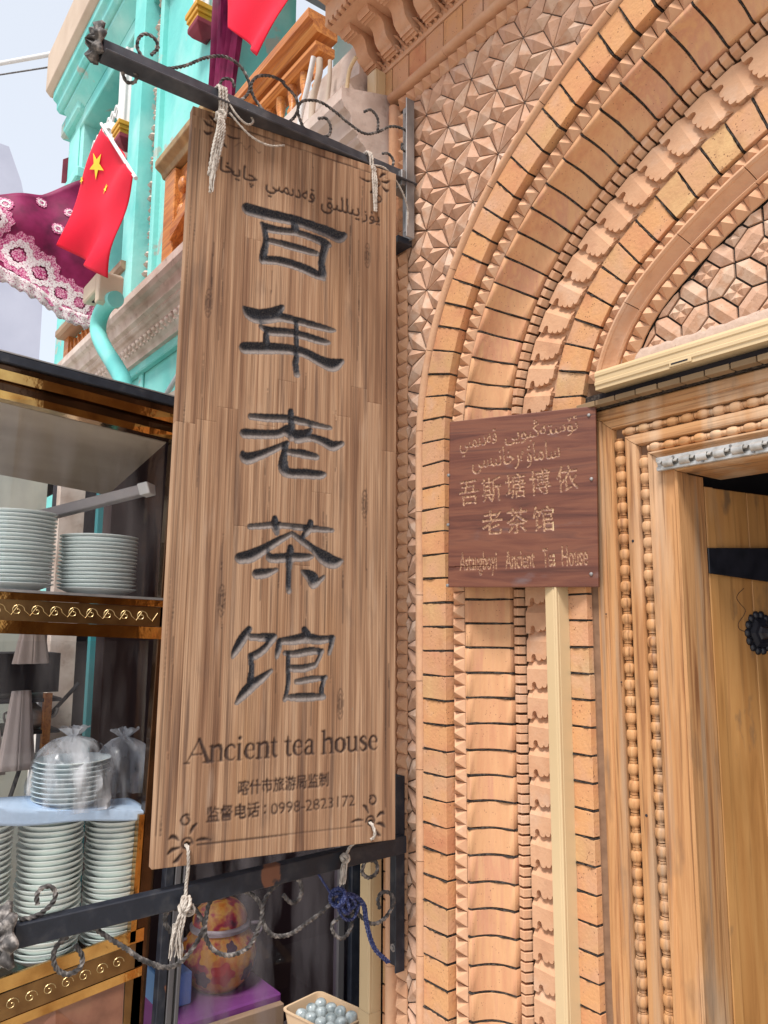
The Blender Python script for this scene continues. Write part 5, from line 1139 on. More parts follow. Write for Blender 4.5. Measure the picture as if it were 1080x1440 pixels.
# conduits
def conduit(label,pts,r,mat):
    mb=MB(); mb.tube(smooth_path(pts,6),r,n=10); o=mb.build('conduit',mat,None,smooth=60); tag(o,label,'conduit')
conduit('straight white conduit slanting down beside the wooden balustrade',[(-1.90,-.10,3.375),(-1.935,-.10,3.29),(-1.975,-.10,3.20),(-1.985,-.10,3.05)],.0085,M['white_wire'])
conduit('thick tan bent conduit behind the iron scrolls',[(-1.865,-.10,3.345),(-1.868,-.10,3.29),(-1.90,-.10,3.22),(-1.905,-.10,3.12),(-1.905,-.10,2.95)],.0105,M['tan_conduit'])
conduit('thin grey conduit behind the iron scrolls',[(-1.835,-.08,3.33),(-1.838,-.08,3.26),(-1.85,-.08,3.16),(-1.85,-.08,2.92)],.007,M['tan_conduit'])
conduit('thin cream wire looping down from the trunking top',[(-1.665,-.10,3.225),(-1.70,-.10,3.20),(-1.715,-.10,3.12),(-1.735,-.10,3.02),(-1.74,-.10,2.85)],.006,M['cream'])
# bent turquoise pipe and beige box
mb=MB(); mb.tube(smooth_path([(-3.10,-.30,2.935),(-3.16,-.30,2.95),(-3.24,-.30,2.952),(-3.31,-.30,2.925),(-3.32,-.30,2.86),(-3.22,-.30,2.76),(-3.05,-.30,2.63),(-2.95,-.30,2.54),(-2.93,-.30,2.44),(-2.93,-.30,2.30)],6),.034,n=14); o=mb.build('bent_pipe',M['teal'],None,smooth=60); tag(o,'thick turquoise downpipe with a bend in front of the carved ledge','pipe')
bx_=thing('beige_box','small beige metal box on a bracket above the bent turquoise pipe','metal box',(-3.25,-.3,2.95))
def Kx(mb,name,m_,**k):
    o=mb.build(name,m_,bx_,**k); o.matrix_parent_inverse=Matrix.Translation(-Vector(bx_.location)); return o
mb=MB(); mb.prism([(-.36,2.99),(-.26,2.99),(-.26,3.085),(-.34,3.085),(-.36,3.065)],'x',-3.37,-3.19); Kx(mb,'housing',M['beige'],bevel=.006)
mb=MB(); mb.prism([(-3.19,2.93),(-3.145,2.93),(-3.135,3.05),(-3.16,3.07),(-3.19,3.06)],'y',-.36,-.26); Kx(mb,'bracket_arm',M['beige'],bevel=.004)
mb=MB()
for k in range(3): mb.box(-3.32+k*.035,-3.30+k*.035,-.335,-.32,2.986,2.9905)
Kx(mb,'vents',M['dark'])
# thin white pipe with tee, green cloth
mb=MB(); mb.tube([(-3.02,-.12,2.50),(-2.80,-.12,2.60),(-2.76,-.10,2.62)],.011,n=8); mb.tube([(-2.775,-.11,2.42),(-2.775,-.11,2.78)],.010,n=8); o=mb.build('white_pipe',M['white_wire'],None,smooth=50); tag(o,'thin white pipe with a tee joint on the lower turquoise wall','pipe')
gn=material('green cloth',[(.01,.13,.10),(.02,.26,.19)],scale=(20,20,20),rough=.8)
mb=MB(); mb.prism([(-2.74,2.40),(-2.56,2.40),(-2.56,2.52),(-2.62,2.56)],'y',-.16,-.12); o=mb.build('green_cloth',gn,None,bevel=.004); tag(o,'small dark green cloth showing beside the left edge of the sign','cloth')
# ------------------------------------------------------------ cloths: magenta curtain, lace hanging, flags
def cloth(fn,nu,nv,name,mat,thick=.0015,parent=None):
    mb=MB(); v=[]
    for j in range(nv+1):
        for i in range(nu+1): v.append(fn(i/nu,j/nv))
    f=[(j*(nu+1)+i,j*(nu+1)+i+1,(j+1)*(nu+1)+i+1,(j+1)*(nu+1)+i) for j in range(nv) for i in range(nu)]
    mb.add(v,f); o=mb.build(name,mat,parent,smooth=80,recalc=False)
    md=o.modifiers.new('thickness','SOLIDIFY'); md.thickness=thick; md.offset=0; return o
def cur(u_,v_):
    a=u_*2*PI*5; w=1-.25*math.exp(-((v_-.1)/.2)**2); return (-2.84+.27*u_*w,-.03+.022*math.sin(a)+.01*math.sin(a*2.3+v_*3),3.62+v_*1.0)
o=cloth(cur,60,12,'magenta_curtain',M['velvet'],.003); tag(o,'magenta pleated curtain hanging behind the top bar of the sign','curtain')
# lace-trimmed hanging, strung across the street
XT=-3.62
TOPP=[(-1.02,3.44),(-.68,3.515),(-.50,3.585),(-.34,3.705),(-.20,3.78),(-.05,3.80)]
BOTP=[(-1.02,3.26),(-.68,3.14),(-.50,3.09),(-.38,3.03),(-.28,3.02),(-.05,3.08)]
def pl_(P_,x):
    for i in range(len(P_)-1):
        if x<=P_[i+1][0]: t=(x-P_[i][0])/(P_[i+1][0]-P_[i][0]); return P_[i][1]+(P_[i+1][1]-P_[i][1])*t
    return P_[-1][1]
def tap(u_,v_):
    y=-1.0+.80*u_; b=pl_(BOTP,y); a=pl_(TOPP,y); z=b+(a-b)*v_
    x=XT+.022*math.sin(v_*8+u_*5)+.014*math.sin(u_*22+v_*3)*v_+.03*(1-v_); return (x,y,z)
hg=thing('lace_hanging','maroon velvet hanging with white lace edge and medallions behind the lower red flag','wall hanging',(XT,-.5,3.3))
def Jx(o): o.parent=hg; o.matrix_parent_inverse=Matrix.Translation(-Vector(hg.location)); return o
Jx(cloth(tap,70,24,'velvet_cloth',M['velvet']))
def lace(u_,v_):
    x,y,z=tap(u_,0); s=.010*abs(math.sin(u_*40))+.004*math.sin(u_*120); return (x+.006+.003*math.sin(u_*80),y,z+.018-(.058+s)*(1-v_))
Jx(cloth(lace,160,4,'lace_edge',M['lace']))
def medal(y0_,z0_,r,k):
    r=r*(1.0 if r>.06 else .8)
    def pt(a,q,off):
        y=y0_+q*math.cos(a)*r; zt_=z0_+q*math.sin(a)*r; b=pl_(BOTP,y); h=pl_(TOPP,y)-b; v_=(zt_-b)/h; p_=tap((y+1.0)/.80,v_); return (p_[0]+off,p_[1],p_[2])
    for (q0,q1,off,mt,nm) in ((.70,1.06,.003,M['lace_pink'],'outer_lace'),(.40,.72,.005,M['lace'],'lace_ring'),(0,.30,.0045,M['lace_pink'],'lace_centre')):
        mb=MB(); n=72; inner=[];outer=[]
        for i in range(n):
            a=2*PI*i/n; sc=1+.07*math.cos(a*12)+.05*math.cos(a*4+k); inner.append(pt(a,q0*sc,off)); outer.append(pt(a,q1*sc,off))
        mb.add(inner+outer,[(i,(i+1)%n,n+(i+1)%n,n+i) for i in range(n)]); o=Jx(mb.build(nm,mt,None,recalc=False)); md=o.modifiers.new('thickness','SOLIDIFY'); md.thickness=.002
for k,(px_,pz_,r) in enumerate(((-.70,3.38,.075),(-.585,3.245,.090),(-.49,3.185,.090),(-.395,3.115,.080),(-.31,3.09,.07),(-.80,3.30,.08))): medal(px_,pz_,r,k)
for k,(px_,pz_,r) in enumerate(((-.43,3.415,.034),(-.50,3.54,.030),(-.655,3.465,.040),(-.38,3.52,.028))): medal(px_,pz_,r,k+9)
# flags
def flag(label,TL,TR,BR,BL_,bulge,stars,folds=3.,ph=0.):
    fl=thing('red_flag',label,'flag',TL,group='red flags with yellow stars'); TL,TR,BR,BL_=map(Vector,(TL,TR,BR,BL_)); nn=(TR-TL).cross(BL_-TL).normalized()
    if nn.y>0: nn=-nn
    def fn(u_,v_,off=0):
        p_=TL.lerp(TR,u_).lerp(BL_.lerp(BR,u_),v_); w=bulge*(math.sin(u_*PI*folds+ph+v_*1.3)*(.35+.65*v_)+.4*math.sin(u_*9+v_*7)); return tuple(p_+nn*(w+off))
    o=cloth(fn,40,40,'flag_cloth',M['flag'],.001); o.parent=fl; o.matrix_parent_inverse=Matrix.Translation(-Vector(fl.location))
    for (u_,v_,r,rot) in stars:
        mb=MB(); sc=((TR-TL).length,(BL_-TL).length); n=10; base=[]
        def P2(a,q): return (u_+q*r*math.sin(a)/sc[0],v_-q*r*math.cos(a)/sc[1])
        pts=[P2(rot+i*PI/5,1 if i%2==0 else .382) for i in range(10)]; c=(u_,v_)
        vv=[];ff=[]; K=5
        for i in range(10):
            a=pts[i];b=pts[(i+1)%10]; vv.append(fn(*c,.0035)); 
            for s in range(1,K+1):
                t=s/K; vv.append(fn(c[0]+(a[0]-c[0])*t,c[1]+(a[1]-c[1])*t,.0035)); vv.append(fn(c[0]+(b[0]-c[0])*t,c[1]+(b[1]-c[1])*t,.0035))
            b0=len(vv)-2*K-1; ff.append((b0,b0+1,b0+2))
            for s in range(1,K): ff.append((b0+2*s-1,b0+2*s+1,b0+2*s+2,b0+2*s))
        mb.add(vv,ff); o=mb.build('star',M['yellow'],fl,recalc=False); o.matrix_parent_inverse=Matrix.Translation(-Vector(fl.location)); md=o.modifiers.new('thickness','SOLIDIFY'); md.thickness=.001
    return fl
def fpt(x,z,y): return (x,y,z)
f1=flag('red flag with yellow stars hanging in front of the turquoise arcade',(-2.90,-.45,3.535),(-2.47,-.45,3.12),(-2.76,-.45,2.86),(-3.40,-.45,3.24),.022,[(.20,.24,.062,.3),(.46,.34,.026,.5),(.02,.42,.02,0.2)],2.6,.4)
mb=MB(); mb.tube([(-2.905,-.455,3.55),(-2.69,-.455,3.335),(-2.455,-.455,3.10)],.007,n=8); o=mb.build('flag_sleeve',M['whitep'],None,smooth=60); o.parent=f1; o.matrix_parent_inverse=Matrix.Translation(-Vector(f1.location))
f2=flag('plain red flag corner hanging at the top edge of the view',(-1.72,-.5,3.45),(-1.10,-.5,3.02),(-1.475,-.5,2.905),(-1.64,-.5,3.09),.012,[],1.7,1.2)
# overhead wires and the far grey building
for (z,r,lab) in ((0,.017,'thick white overhead cable crossing the sky at the left edge'),(-.10,.006,'thin dark overhead cable under the thick white one')):
    mb=MB(); P_=[]
    a=Vector((-9.5,-1.0,7.5+z)); b=Vector((-5.2,-.1,5.52+z))
    mb.tube([a,b.lerp(a,.5)+Vector((0,0,-.03)),b],r,n=8); o=mb.build('overhead_cable',M['white_wire'] if z==0 else M['iron_dust'],None,smooth=60); tag(o,lab,'cable')
mb=MB()
P_=[(-16,-7.0,0),(-16,2.3,0),(-16,2.2,8.5),(-16,1.92,9.39),(-16,1.64,10.45),(-16,1.37,11.1),(-16,-7.0,11.2)]
mb.prism([(p_[1],p_[2]) for p_ in P_],'x',-18,-16); o=mb.build('far_grey_building',M['lilac'],None); tag(o,'plain pale grey building far off under the sky at the left edge','building')
mb=MB(); mb.tube([(-10.5,-.85,6.35),(-7.5,-.42,5.10),(-5.45,-.12,4.52)],.008,n=6); o=mb.build('overhead_wire',M['iron_dust'],None); tag(o,'thin wire running to the corner pier of the turquoise house','wire')
# ------------------------------------------------------------ glazed display cabinet with crockery
XC=-2.35
cb=thing('display_cabinet','glass fronted street cabinet trimmed with gold mirror strips, holding stacked crockery','cabinet',(XC,-.6,0))
def Cb(mb,name,m_,**k):
    o=mb.build(name,m_,cb,**k); o.matrix_parent_inverse=Matrix.Translation(-Vector(cb.location)); return o
YL,YR=-1.25,-.335
def zt(y,z0,s): return z0+s*(y+.335)
def hbar(name,m_,y0,y1,za,zb,x0,x1,slope,**k):
    """bar along y whose height follows the slope of the cabinet"""
    mb=MB(); mb.loft([[(x0,y,zt(y,za,slope)),(x1,y,zt(y,za,slope)),(x1,y,zt(y,zb,slope)),(x0,y,zt(y,zb,slope))] for y in (y0,y1)]); return Cb(mb,name,m_,**k)
M['brass_dim']=material('etched bronze strip',[(.16,.085,.035),(.26,.15,.06)],scale=(20,20,20),rough=.30,metal=.9,bump=.2,bscale=60)
# canopy: stacked strips and black top profile
hbar('top_profile',M['iron'],YL,-.30,2.293,2.322,XC-.55,XC+.035,-.075,bevel=.003)
hbar('top_edge_strip',M['steel'],YL,-.30,2.3225,2.3265,XC-.02,XC+.035,-.075)
k=0
for (za,zb,dx,m_) in ((2.296,2.3235,.020,'darkbrass'),(2.266,2.2945,.030,'brass'),(2.238,2.2645,.012,'darkbrass'),(2.214,2.2365,.022,'brass')):
    mb=MB(); rings=[]; N=9; rr=random.Random(k+3); k+=1
    for i in range(N+1):
        y=YL+(YR+.03-YL)*i/N; j=rr.uniform(-.004,.004); rings.append([(XC-.02,y,zt(y,za-.028,-.088)),(XC+dx+j,y,zt(y,za-.028,-.088)),(XC+dx+j*.3,y,zt(y,zb-.028,-.088)),(XC-.02,y,zt(y,zb-.028,-.088))])
    mb.loft(rings); Cb(mb,'mirror_strip',M[m_])
# interior ceiling board with lamp
mb=MB(); mb.add([(XC-.60,YL,2.17),(XC-.03,YL,2.27),(XC-.03,YR,2.185),(XC-.60,YR,2.09),(XC-.60,YL,2.18),(XC-.03,YL,2.28),(XC-.03,YR,2.195),(XC-.60,YR,2.10)],[(0,3,2,1),(4,5,6,7),(0,1,5,4),(1,2,6,5),(2,3,7,6),(3,0,4,7)]); Cb(mb,'ceiling_board',M['plywood'])
# middle band: shelf front, etched band, lower strip
hbar('shelf_front',M['brass'],YL,YR,1.658,1.678,XC,XC+.008,-.03)
hbar('etched_band',M['brass_dim'],YL,YR,1.598,1.656,XC,XC+.006,-.035)
hbar('band_foot',M['brass'],YL,YR,1.560,1.596,XC,XC+.008,-.04)
hbar('glass_shelf',M['steel'],YL,YR,1.679,1.686,XC-.40,XC+.010,-.03)
# scrolls etched on the band
mb=MB(); y=-1.2; kk=0
while y<YR-.04:
    c=(y,1.627+(-.035)*(y+.335)); 
    P_=[(XC+.0066,c[0]+(.018*(1-t/9.5))*math.cos(t)*1.05,c[1]+(.018*(1-t/9.5))*math.sin(t)) for t in [i*.45 for i in range(19)]]
    mb.tube(P_,.0011,n=4); mb.tube([(XC+.0066,c[0]+.018,c[1]),(XC+.0066,c[0]+.034,c[1]-.014),(XC+.0066,c[0]+.05,c[1]+.010)],.0011,n=4); y+=.050
M['etch']=material('etched line',[(.50,.36,.16),(.60,.44,.22)],scale=(9,9,9),rough=.4,metal=.8,bump=0)
o=Cb(mb,'etched_scrolls',M['etch'])
# lower apron
hbar('apron_strip',M['brass'],YL,YR-.012,.700,.735,XC,XC+.010,.12)
hbar('apron_band',M['brass_dim'],YL,YR-.012,.632,.698,XC,XC+.006,.13)
hbar('apron_foot',M['brass'],YL,YR-.012,.605,.630,XC,XC+.008,.13)
mb=MB(); y=-1.2
while y<YR-.05:
    c=(y,.664+.13*(y+.335)); P_=[(XC+.0066,c[0]+(.017*(1-t/9.5))*math.cos(t)*1.05,c[1]+(.017*(1-t/9.5))*math.sin(t)) for t in [i*.45 for i in range(19)]]; mb.tube(P_,.0011,n=4); y+=.046
Cb(mb,'etched_scrolls',M['etch'])
M['rednet']=material('brown red panel',[(.13,.05,.03),(.24,.10,.06),(.32,.16,.09)],scale=(9,9,9),rough=.25,bump=.3,bscale=20,spec=.5)
hbar('apron_panel',M['rednet'],YL,YR-.06,.25,.600,XC-.004,XC+.002,.0)
# diamond relief on that panel
for i in range(7):
    for j in range(3):
        cy,cz=-1.10+i*.13+(.065 if j%2 else 0),.30+j*.11; mb=MB(); q=.055
        mb.add([(XC+.0025,cy-q,cz),(XC+.0025,cy,cz-q),(XC+.0025,cy+q,cz),(XC+.0025,cy,cz+q),(XC+.010,cy,cz)],[(0,1,4),(1,2,4),(2,3,4),(3,0,4)]); Cb(mb,'diamond_panel',M['rednet']) if cy<YR-.12 else None
hbar('apron_stile',M['brass_dim'],YR-.058,YR-.012,.25,.600,XC-.004,XC+.006,.0)
# corner posts
def vpost(name,m_,x0,x1,y0,y1,z0,z1,lean=.02,**k):
    mb=MB(); mb.loft([[(x0,y0+lean*(z-1.5)*1,z),(x1,y0+lean*(z-1.5),z),(x1,y1+lean*(z-1.5),z),(x0,y1+lean*(z-1.5),z)] for z in (z0,z1)]); return Cb(mb,name,m_,**k)
vpost('corner_post',M['darkbrass'],XC-.03,XC+.006,YR-.012,YR+.03,.25,2.22,lean=.028,bevel=.002)
vpost('corner_strip',M['brass'],XC-.02,XC+.010,YR-.030,YR-.014,.70,1.05,lean=.028)
vpost('pane_upper',M['glass'],XC-.006,XC-.002,YL,YR-.014,1.688,2.24,lean=.0)
vpost('pane_lower',M['glass'],XC-.006,XC-.002,YL,YR-.036,.735,1.556,lean=.0)
hbar('cabinet_floor',M['darkbrass'],YL,YR,.63,.652,XC-.45,XC-.008,.0)
# fluorescent lamp housing
lp_=thing('strip_lamp','grey unlit strip lamp fixed aslant under the cabinet ceiling','lamp',(XC-.2,-.6,2.1))
mb=MB(); a=Vector((XC-.06,-.72,1.955)); b=Vector((XC-.10,-.375,2.035)); a=Vector((XC-.42,-.74,1.93)); b=Vector((XC-.06,-.37,2.05))
e=(b-a).normalized(); s=e.cross(Vector((0,0,1))).normalized(); u_=s.cross(e)
mb.loft([[c+s*.030+u_*.0,c+s*.022-u_*.030,c-s*.022-u_*.030,c-s*.030+u_*.0] for c in (a,b)]); o=mb.build('lamp_housing',M['lampgrey'],None,bevel=.003); o.parent=lp_; o.matrix_parent_inverse=Matrix.Translation(-Vector(lp_.location))
mb=MB(); mb.loft([[c+s*.033+u_*.003,c+s*.024-u_*.034,c-s*.024-u_*.034,c-s*.033+u_*.003] for c in (b-e*.03,b+e*.004)]); o=mb.build('end_cap',M['whitep'],None,bevel=.002); o.parent=lp_; o.matrix_parent_inverse=Matrix.Translation(-Vector(lp_.location))
# plates and bowls: each piece of a stack is a thing of its own
def plate_me(r,h,mat,foot=.6,th=.003,name='plate'):
    mb=MB(); P_=[(0,.002),(r*foot,.002),(r*foot,0),(r*(foot+.03),0),(r*(foot+.05),.004),(r*.86,h*.62),(r*.97,h*.86),(r,h*.93),(r,h),(r*.97,h),(r*.85,h*.78),(r*foot,.007),(0,.006)]
    mb.lathe(P_,n=40); return mb.mesh(name,mat,smooth=45)
pm_=plate_me(.117,.022,M['china']); bm__=plate_me(.089,.040,M['china_w'],foot=.42,name='bowl')
def stack(me,name,cat,x,y,z0,n,pitch,labels,group,jit=.0015,seed=0):
    rr=random.Random(seed)
    for i in range(n):
        o=D.objects.new(name,me); o.location=(x+rr.uniform(-jit,jit),y+rr.uniform(-jit,jit),z0+i*pitch); o.rotation_euler=(rr.uniform(-.012,.012),rr.uniform(-.012,.012),rr.uniform(0,6)); COL.objects.link(o)
        lab=labels[2] if i==n-1 else labels[0] if i==0 else labels[1]
        tag(o,lab,cat,group)
stack(pm_,'dinner_plate','plate',XC-.135,-.745,1.700,19,.0115,('bottom plate of the taller left stack on the glass shelf','pale green plate inside the taller left stack on the shelf','top plate of the taller left stack on the glass shelf'),'plates in the left stack on the shelf',seed=1)
stack(pm_,'dinner_plate','plate',XC-.13,-.498,1.692,15,.0115,('bottom plate of the shorter right stack on the glass shelf','pale green plate inside the shorter right stack on the shelf','top plate of the shorter right stack on the glass shelf'),'plates in the right stack on the shelf',seed=2)
for q,(y,n) in enumerate(((-.785,28),(-.592,27),(-.402,24))):
    w=('leftmost','middle','right')[q]
    stack(bm__,'rice_bowl','bowl',XC-.105,y,.655,n,.0152,(f'bottom bowl of the {w} stack in the lower cabinet',f'pale bowl inside the {w} stack in the lower cabinet',f'top bowl of the {w} stack under the blue cloth'),f'bowls in the {w} stack of the lower cabinet',seed=5+q,jit=.003)
# folded blue cloth over the bowls
def clo(u_,v_):
    y=-1.0+.66*u_; x=XC-.20+.185*min(1,v_*1.35); z=1.135-.085*u_+.004*math.sin(u_*5)+.004*math.sin(u_*13+v_*5)
    if v_>.74: x=XC-.010+.002*math.sin(u_*9); z-=(v_-.74)*(.10+.05*math.sin(u_*3.2+.4)) 
    return (x,y,z+.008*u_)
o=cloth(clo,40,24,'folded_cloth',M['blue_cloth'],.006); tag(o,'folded pale blue cloth lying over the bowl stacks','cloth')
# plastic wrapped stacks
def bag(name,label,cx,cy,z0,r,h,seed,inner=True):
    b_=thing(name,label,'wrapped dishes',(cx,cy,z0)); rr=random.Random(seed)
    if inner:
        for i in range(9):
            o=inst('wrapped_plate',pm_,b_,loc=(rr.uniform(-.003,.003),rr.uniform(-.003,.003),i*.0135+.004)); o.scale=(r/.122,)*2+(1,)
    mb=MB(); rings=[]; n=44
    for j in range(15):
        t=j/14; rad=r*(1.04*(1-t**3.2)**.55 if t<1 else .0)+.008; ring=[]
        for i in range(n):
            a=2*PI*i/n; w=1+.05*math.sin(a*7+t*5+seed)+.035*math.sin(a*13-t*9)+rr.uniform(-.022,.022); ring.append((rad*w*math.cos(a),rad*w*math.sin(a),h*t+rr.uniform(-.003,.003)))
        rings.append(ring)
    for j in range(3):
        ring=[]
        for i in range(n): a=2*PI*i/n; q=.010+.012*j; ring.append((q*math.cos(a)*(1+.4*math.sin(a*5)),q*math.sin(a)*(1+.4*math.cos(a*4)),h+.012*j+rr.uniform(-.004,.004)))
        rings.append(ring)
    mb.loft(rings,caps=False); mb.build('plastic_film',M['bagfilm'],b_,smooth=35,recalc=False); return b_
bag('wrapped_plates','stack of white plates wrapped in clear crinkled plastic on the blue cloth',XC-.11,-.545,1.078,.112,.20,3)
bag('wrapped_cups','crinkled clear plastic bag behind the right side of the wrapped plates',XC-.16,-.375,1.065,.085,.19,8,inner=False)
mb=MB(); mb.box(-.03,.03,-.03,.03,0,.01)
# seen through the glass: back wall, posts, hanging garments
bk=thing('stall_back','pale peeling wall with dark posts seen through the cabinet glass','wall',(-3.3,-.4,0))
def Kb(mb,name,m_,**k):
    o=mb.build(name,m_,bk,**k); o.matrix_parent_inverse=Matrix.Translation(-Vector(bk.location)); return o
M['backwall']=material('pale peeling wall',[(.30,.30,.26),(.46,.45,.38),(.38,.42,.38)],scale=(5,5,3),rough=.9,bump=.3,patch=[((.14,.22,.20),(9,9,2),.6,.7,.5)])
mb=MB(); mb.box(-3.6,-3.5,-1.6,-.42,.0,2.3); Kb(mb,'back_wall',M['backwall'])
mb=MB(); mb.box(-3.45,-3.40,-.98,-.93,.0,2.3); Kb(mb,'dark_post',M['iron'])
mb=MB(); mb.box(-3.42,-3.36,-.40,-.30,.0,2.3); Kb(mb,'grey_post',M['stone'])
mb=MB(); mb.box(-3.34,-3.30,-.26,-.20,.0,2.3); Kb(mb,'green_post',M['teal_dark'])
mb=MB(); mb.box(-3.30,-3.24,-.18,.02,.0,2.3); Kb(mb,'maroon_panel',M['maroon'])
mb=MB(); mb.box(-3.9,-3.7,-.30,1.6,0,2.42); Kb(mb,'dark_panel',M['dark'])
mb=MB(); mb.tube([(-3.15,-.58,.9),(-3.15,-.50,1.2),(-3.15,-.34,1.38)],.008,n=6); Kb(mb,'wire',M['iron'])
sh=thing('display_counter','dark counter with shelves and steel teapots behind the lower cabinet glass','counter',(-3.0,-.9,0))
def Sh(mb,name,m_,**k):
    o=mb.build(name,m_,sh,**k); o.matrix_parent_inverse=Matrix.Translation(-Vector(sh.location)); return o
mb=MB(); mb.box(-3.3,-3.05,-1.3,-.44,1.36,1.50); Sh(mb,'counter_body',M['dark'])
for z in (1.10,1.22,1.33): 
    mb=MB(); mb.box(-3.3,-3.0,-1.3,-.44,z,z+.012); Sh(mb,'shelf',M['iron'])
mb=MB(); mb.box(-3.02,-2.99,-.50,-.475,1.12,1.36); Sh(mb,'wooden_upright',M['orange_wood'])
def teapot(x,y,z,s,label):
    t=thing('teapot',label,'teapot',(x,y,z),group='steel teapots on the shelves behind the glass'); mb=MB(); mb.lathe([(0,0),(.03*s,0),(.05*s,.02*s),(.048*s,.05*s),(.03*s,.068*s),(0,.07*s)],n=20); mb.build('pot_body',M['alu'],t,smooth=50)
    mb=MB(); mb.lathe([(0,0),(.026*s,0),(.015*s,.012*s),(.005*s,.016*s),(.007*s,.022*s),(0,.026*s)],n=16,c=(0,0,.07*s)); mb.build('lid',M['alu'],t,smooth=50)
    mb=MB(); mb.tube(smooth_path([(0,.045*s,.03*s),(0,.075*s,.035*s),(0,.085*s,.06*s)],4),.006*s,n=8); mb.build('spout',M['alu'],t,smooth=50)
    mb=MB(); mb.tube(smooth_path([(0,-.046*s,.055*s),(0,-.078*s,.05*s),(0,-.07*s,.02*s),(0,-.046*s,.018*s)],4),.004*s,n=6); mb.build('handle',M['alu'],t,smooth=50)
teapot(-3.1,-.72,1.345,1.1,'steel teapot on the left of the upper shelf behind the glass')
teapot(-3.1,-.62,1.345,1.0,'steel teapot on the right of the upper shelf behind the glass')
teapot(-3.06,-.53,1.235,1.1,'larger steel teapot on the lower shelf behind the glass')
M['gauze']=material('white pink gauze',[(.50,.40,.37),(.62,.52,.48)],scale=(12,12,3),rough=.9,bump=.3)
def gar(name,label,cx,cy,z0,w,h,ph):
    def fn(u_,v_): a=u_*2*PI; q=w*(.5+.5*(1-v_))*(1+.12*math.sin(a*7+ph)); return (cx+.35*q*math.cos(a),cy+q*math.sin(a),z0+h*v_)
    o=cloth(fn,56,10,name,M['gauze'],.002); tag(o,label,'garment')
gar('hanging_garment','pale pink gauze bundle hanging at the upper left of the lower cabinet pane',-2.9,-.575,1.47,.055,.17,1)
gar('hanging_garment','long pale gauze dress hanging left of the wrapped plates',-2.9,-.60,1.12,.055,.26,2)
gar('hanging_garment','pink gauze dress at the far left behind the cabinet glass',-2.95,-.70,1.10,.07,.22,3)
# ------------------------------------------------------------ second glazed bay below the sign
by=thing('glass_bay','dusty glazed shop bay with steel mullions below the hanging sign','shop window',(-2.3,0,0))
def Yb(mb,name,m_,**k):
    o=mb.build(name,m_,by,**k); o.matrix_parent_inverse=Matrix.Translation(-Vector(by.location)); return o
M['mull']=material('dull steel mullion',[(.10,.095,.10),(.17,.16,.165)],scale=(20,20,3),rough=.45,metal=.4,bump=.1)
XG=-2.30
for (y0,y1,m_) in ((-.318,-.292,'iron'),(-.288,-.270,'mull'),(-.262,-.250,'mull')):
    mb=MB(); mb.loft([[(XG-.02,y0+.03*(z-.6),z),(XG+.012,y0+.03*(z-.6),z),(XG+.012,y1+.03*(z-.6),z),(XG-.02,y1+.03*(z-.6),z)] for z in (0,2.3)]); Yb(mb,'mullion',M[m_],bevel=.002)
mb=MB(); mb.box(XG-.004,XG,-.25,.345,0,2.3); Yb(mb,'pane',glassmat('dusty hazy purple glass',(.90,.86,.92),dirt_haze=.20))  # veil thickened to stand in for hazy reflections on the dusty pane
mb=MB(); mb.box(XG-.03,XG+.02,.345,.40,0,2.3); Yb(mb,'dark_jamb',M['iron'],bevel=.003)
mb=MB(); mb.box(XG-.02,XG+.01,.30,.325,0,2.3); Yb(mb,'mullion',M['mull'],bevel=.002)
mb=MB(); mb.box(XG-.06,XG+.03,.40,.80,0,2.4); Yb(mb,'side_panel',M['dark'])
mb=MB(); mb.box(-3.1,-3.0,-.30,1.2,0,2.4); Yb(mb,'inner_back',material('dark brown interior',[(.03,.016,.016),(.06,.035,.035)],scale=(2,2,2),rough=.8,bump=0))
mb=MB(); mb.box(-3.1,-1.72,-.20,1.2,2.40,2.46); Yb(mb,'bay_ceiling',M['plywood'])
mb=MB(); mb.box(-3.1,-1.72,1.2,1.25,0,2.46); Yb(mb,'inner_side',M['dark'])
# purple covered stand with cream box
mb=MB(); mb.box(-2.82,-2.42,-.205,.165,.0,.40); 
st=mb.build('purple_stand',M['purple'],None,bevel=.006); tag(st,'purple cloth covered stand under the painted pot behind the glass','stand')
mb=MB(); mb.box(-2.412,-2.385,-.125,.155,.0,.382); o=mb.build('cream_carton',M['boxyellow'],None,bevel=.003); tag(o,'plain cream carton leaning on the purple stand','carton')
pot=thing('painted_pot','round enamel pot painted orange, red and yellow with a matching lid','pot',(-2.60,.02,.401))
mb=MB(); mb.lathe([(0,0),(.075,0),(.105,.03),(.125,.075),(.128,.105),(.118,.145),(.098,.172),(.094,.18),(0,.18)],n=40); mb.build('pot_body',M['porc_red'],pot,smooth=50)
mb=MB(); mb.lathe([(.092,.180),(.100,.182),(.101,.192),(.094,.196),(.09,.20),(0,.2)],n=40); mb.build('steel_rim',M['alu'],pot,smooth=40)
mb=MB(); mb.lathe([(.092,.201),(.092,.215),(.082,.24),(.060,.262),(.03,.272),(0,.274)],n=40); lid=mb.build('lid',M['porc_red'],pot,smooth=50)
mb=MB(); mb.lathe([(0,.274),(.018,.275),(.022,.29),(.010,.30),(0,.302)],n=20); mb.build('knob',M['alu'],lid,smooth=50)
for s_ in (-1,1):
    mb=MB(); mb.tube(smooth_path([(0,s_*.118,.13),(.01,s_*.15,.14),(.01,s_*.155,.165),(0,s_*.12,.17)],4),.006,n=8); mb.build('handle',M['alu'],pot,smooth=50)
rr=random.Random(9)
fm_=[material('pot flower %s'%n,[c],scale=(1,1,1),rough=.55,bump=0,spec=.25) for n,c in (('red',(.45,.015,.025)),('yellow',(.62,.30,.03)),('dark',(.07,.03,.05)))]
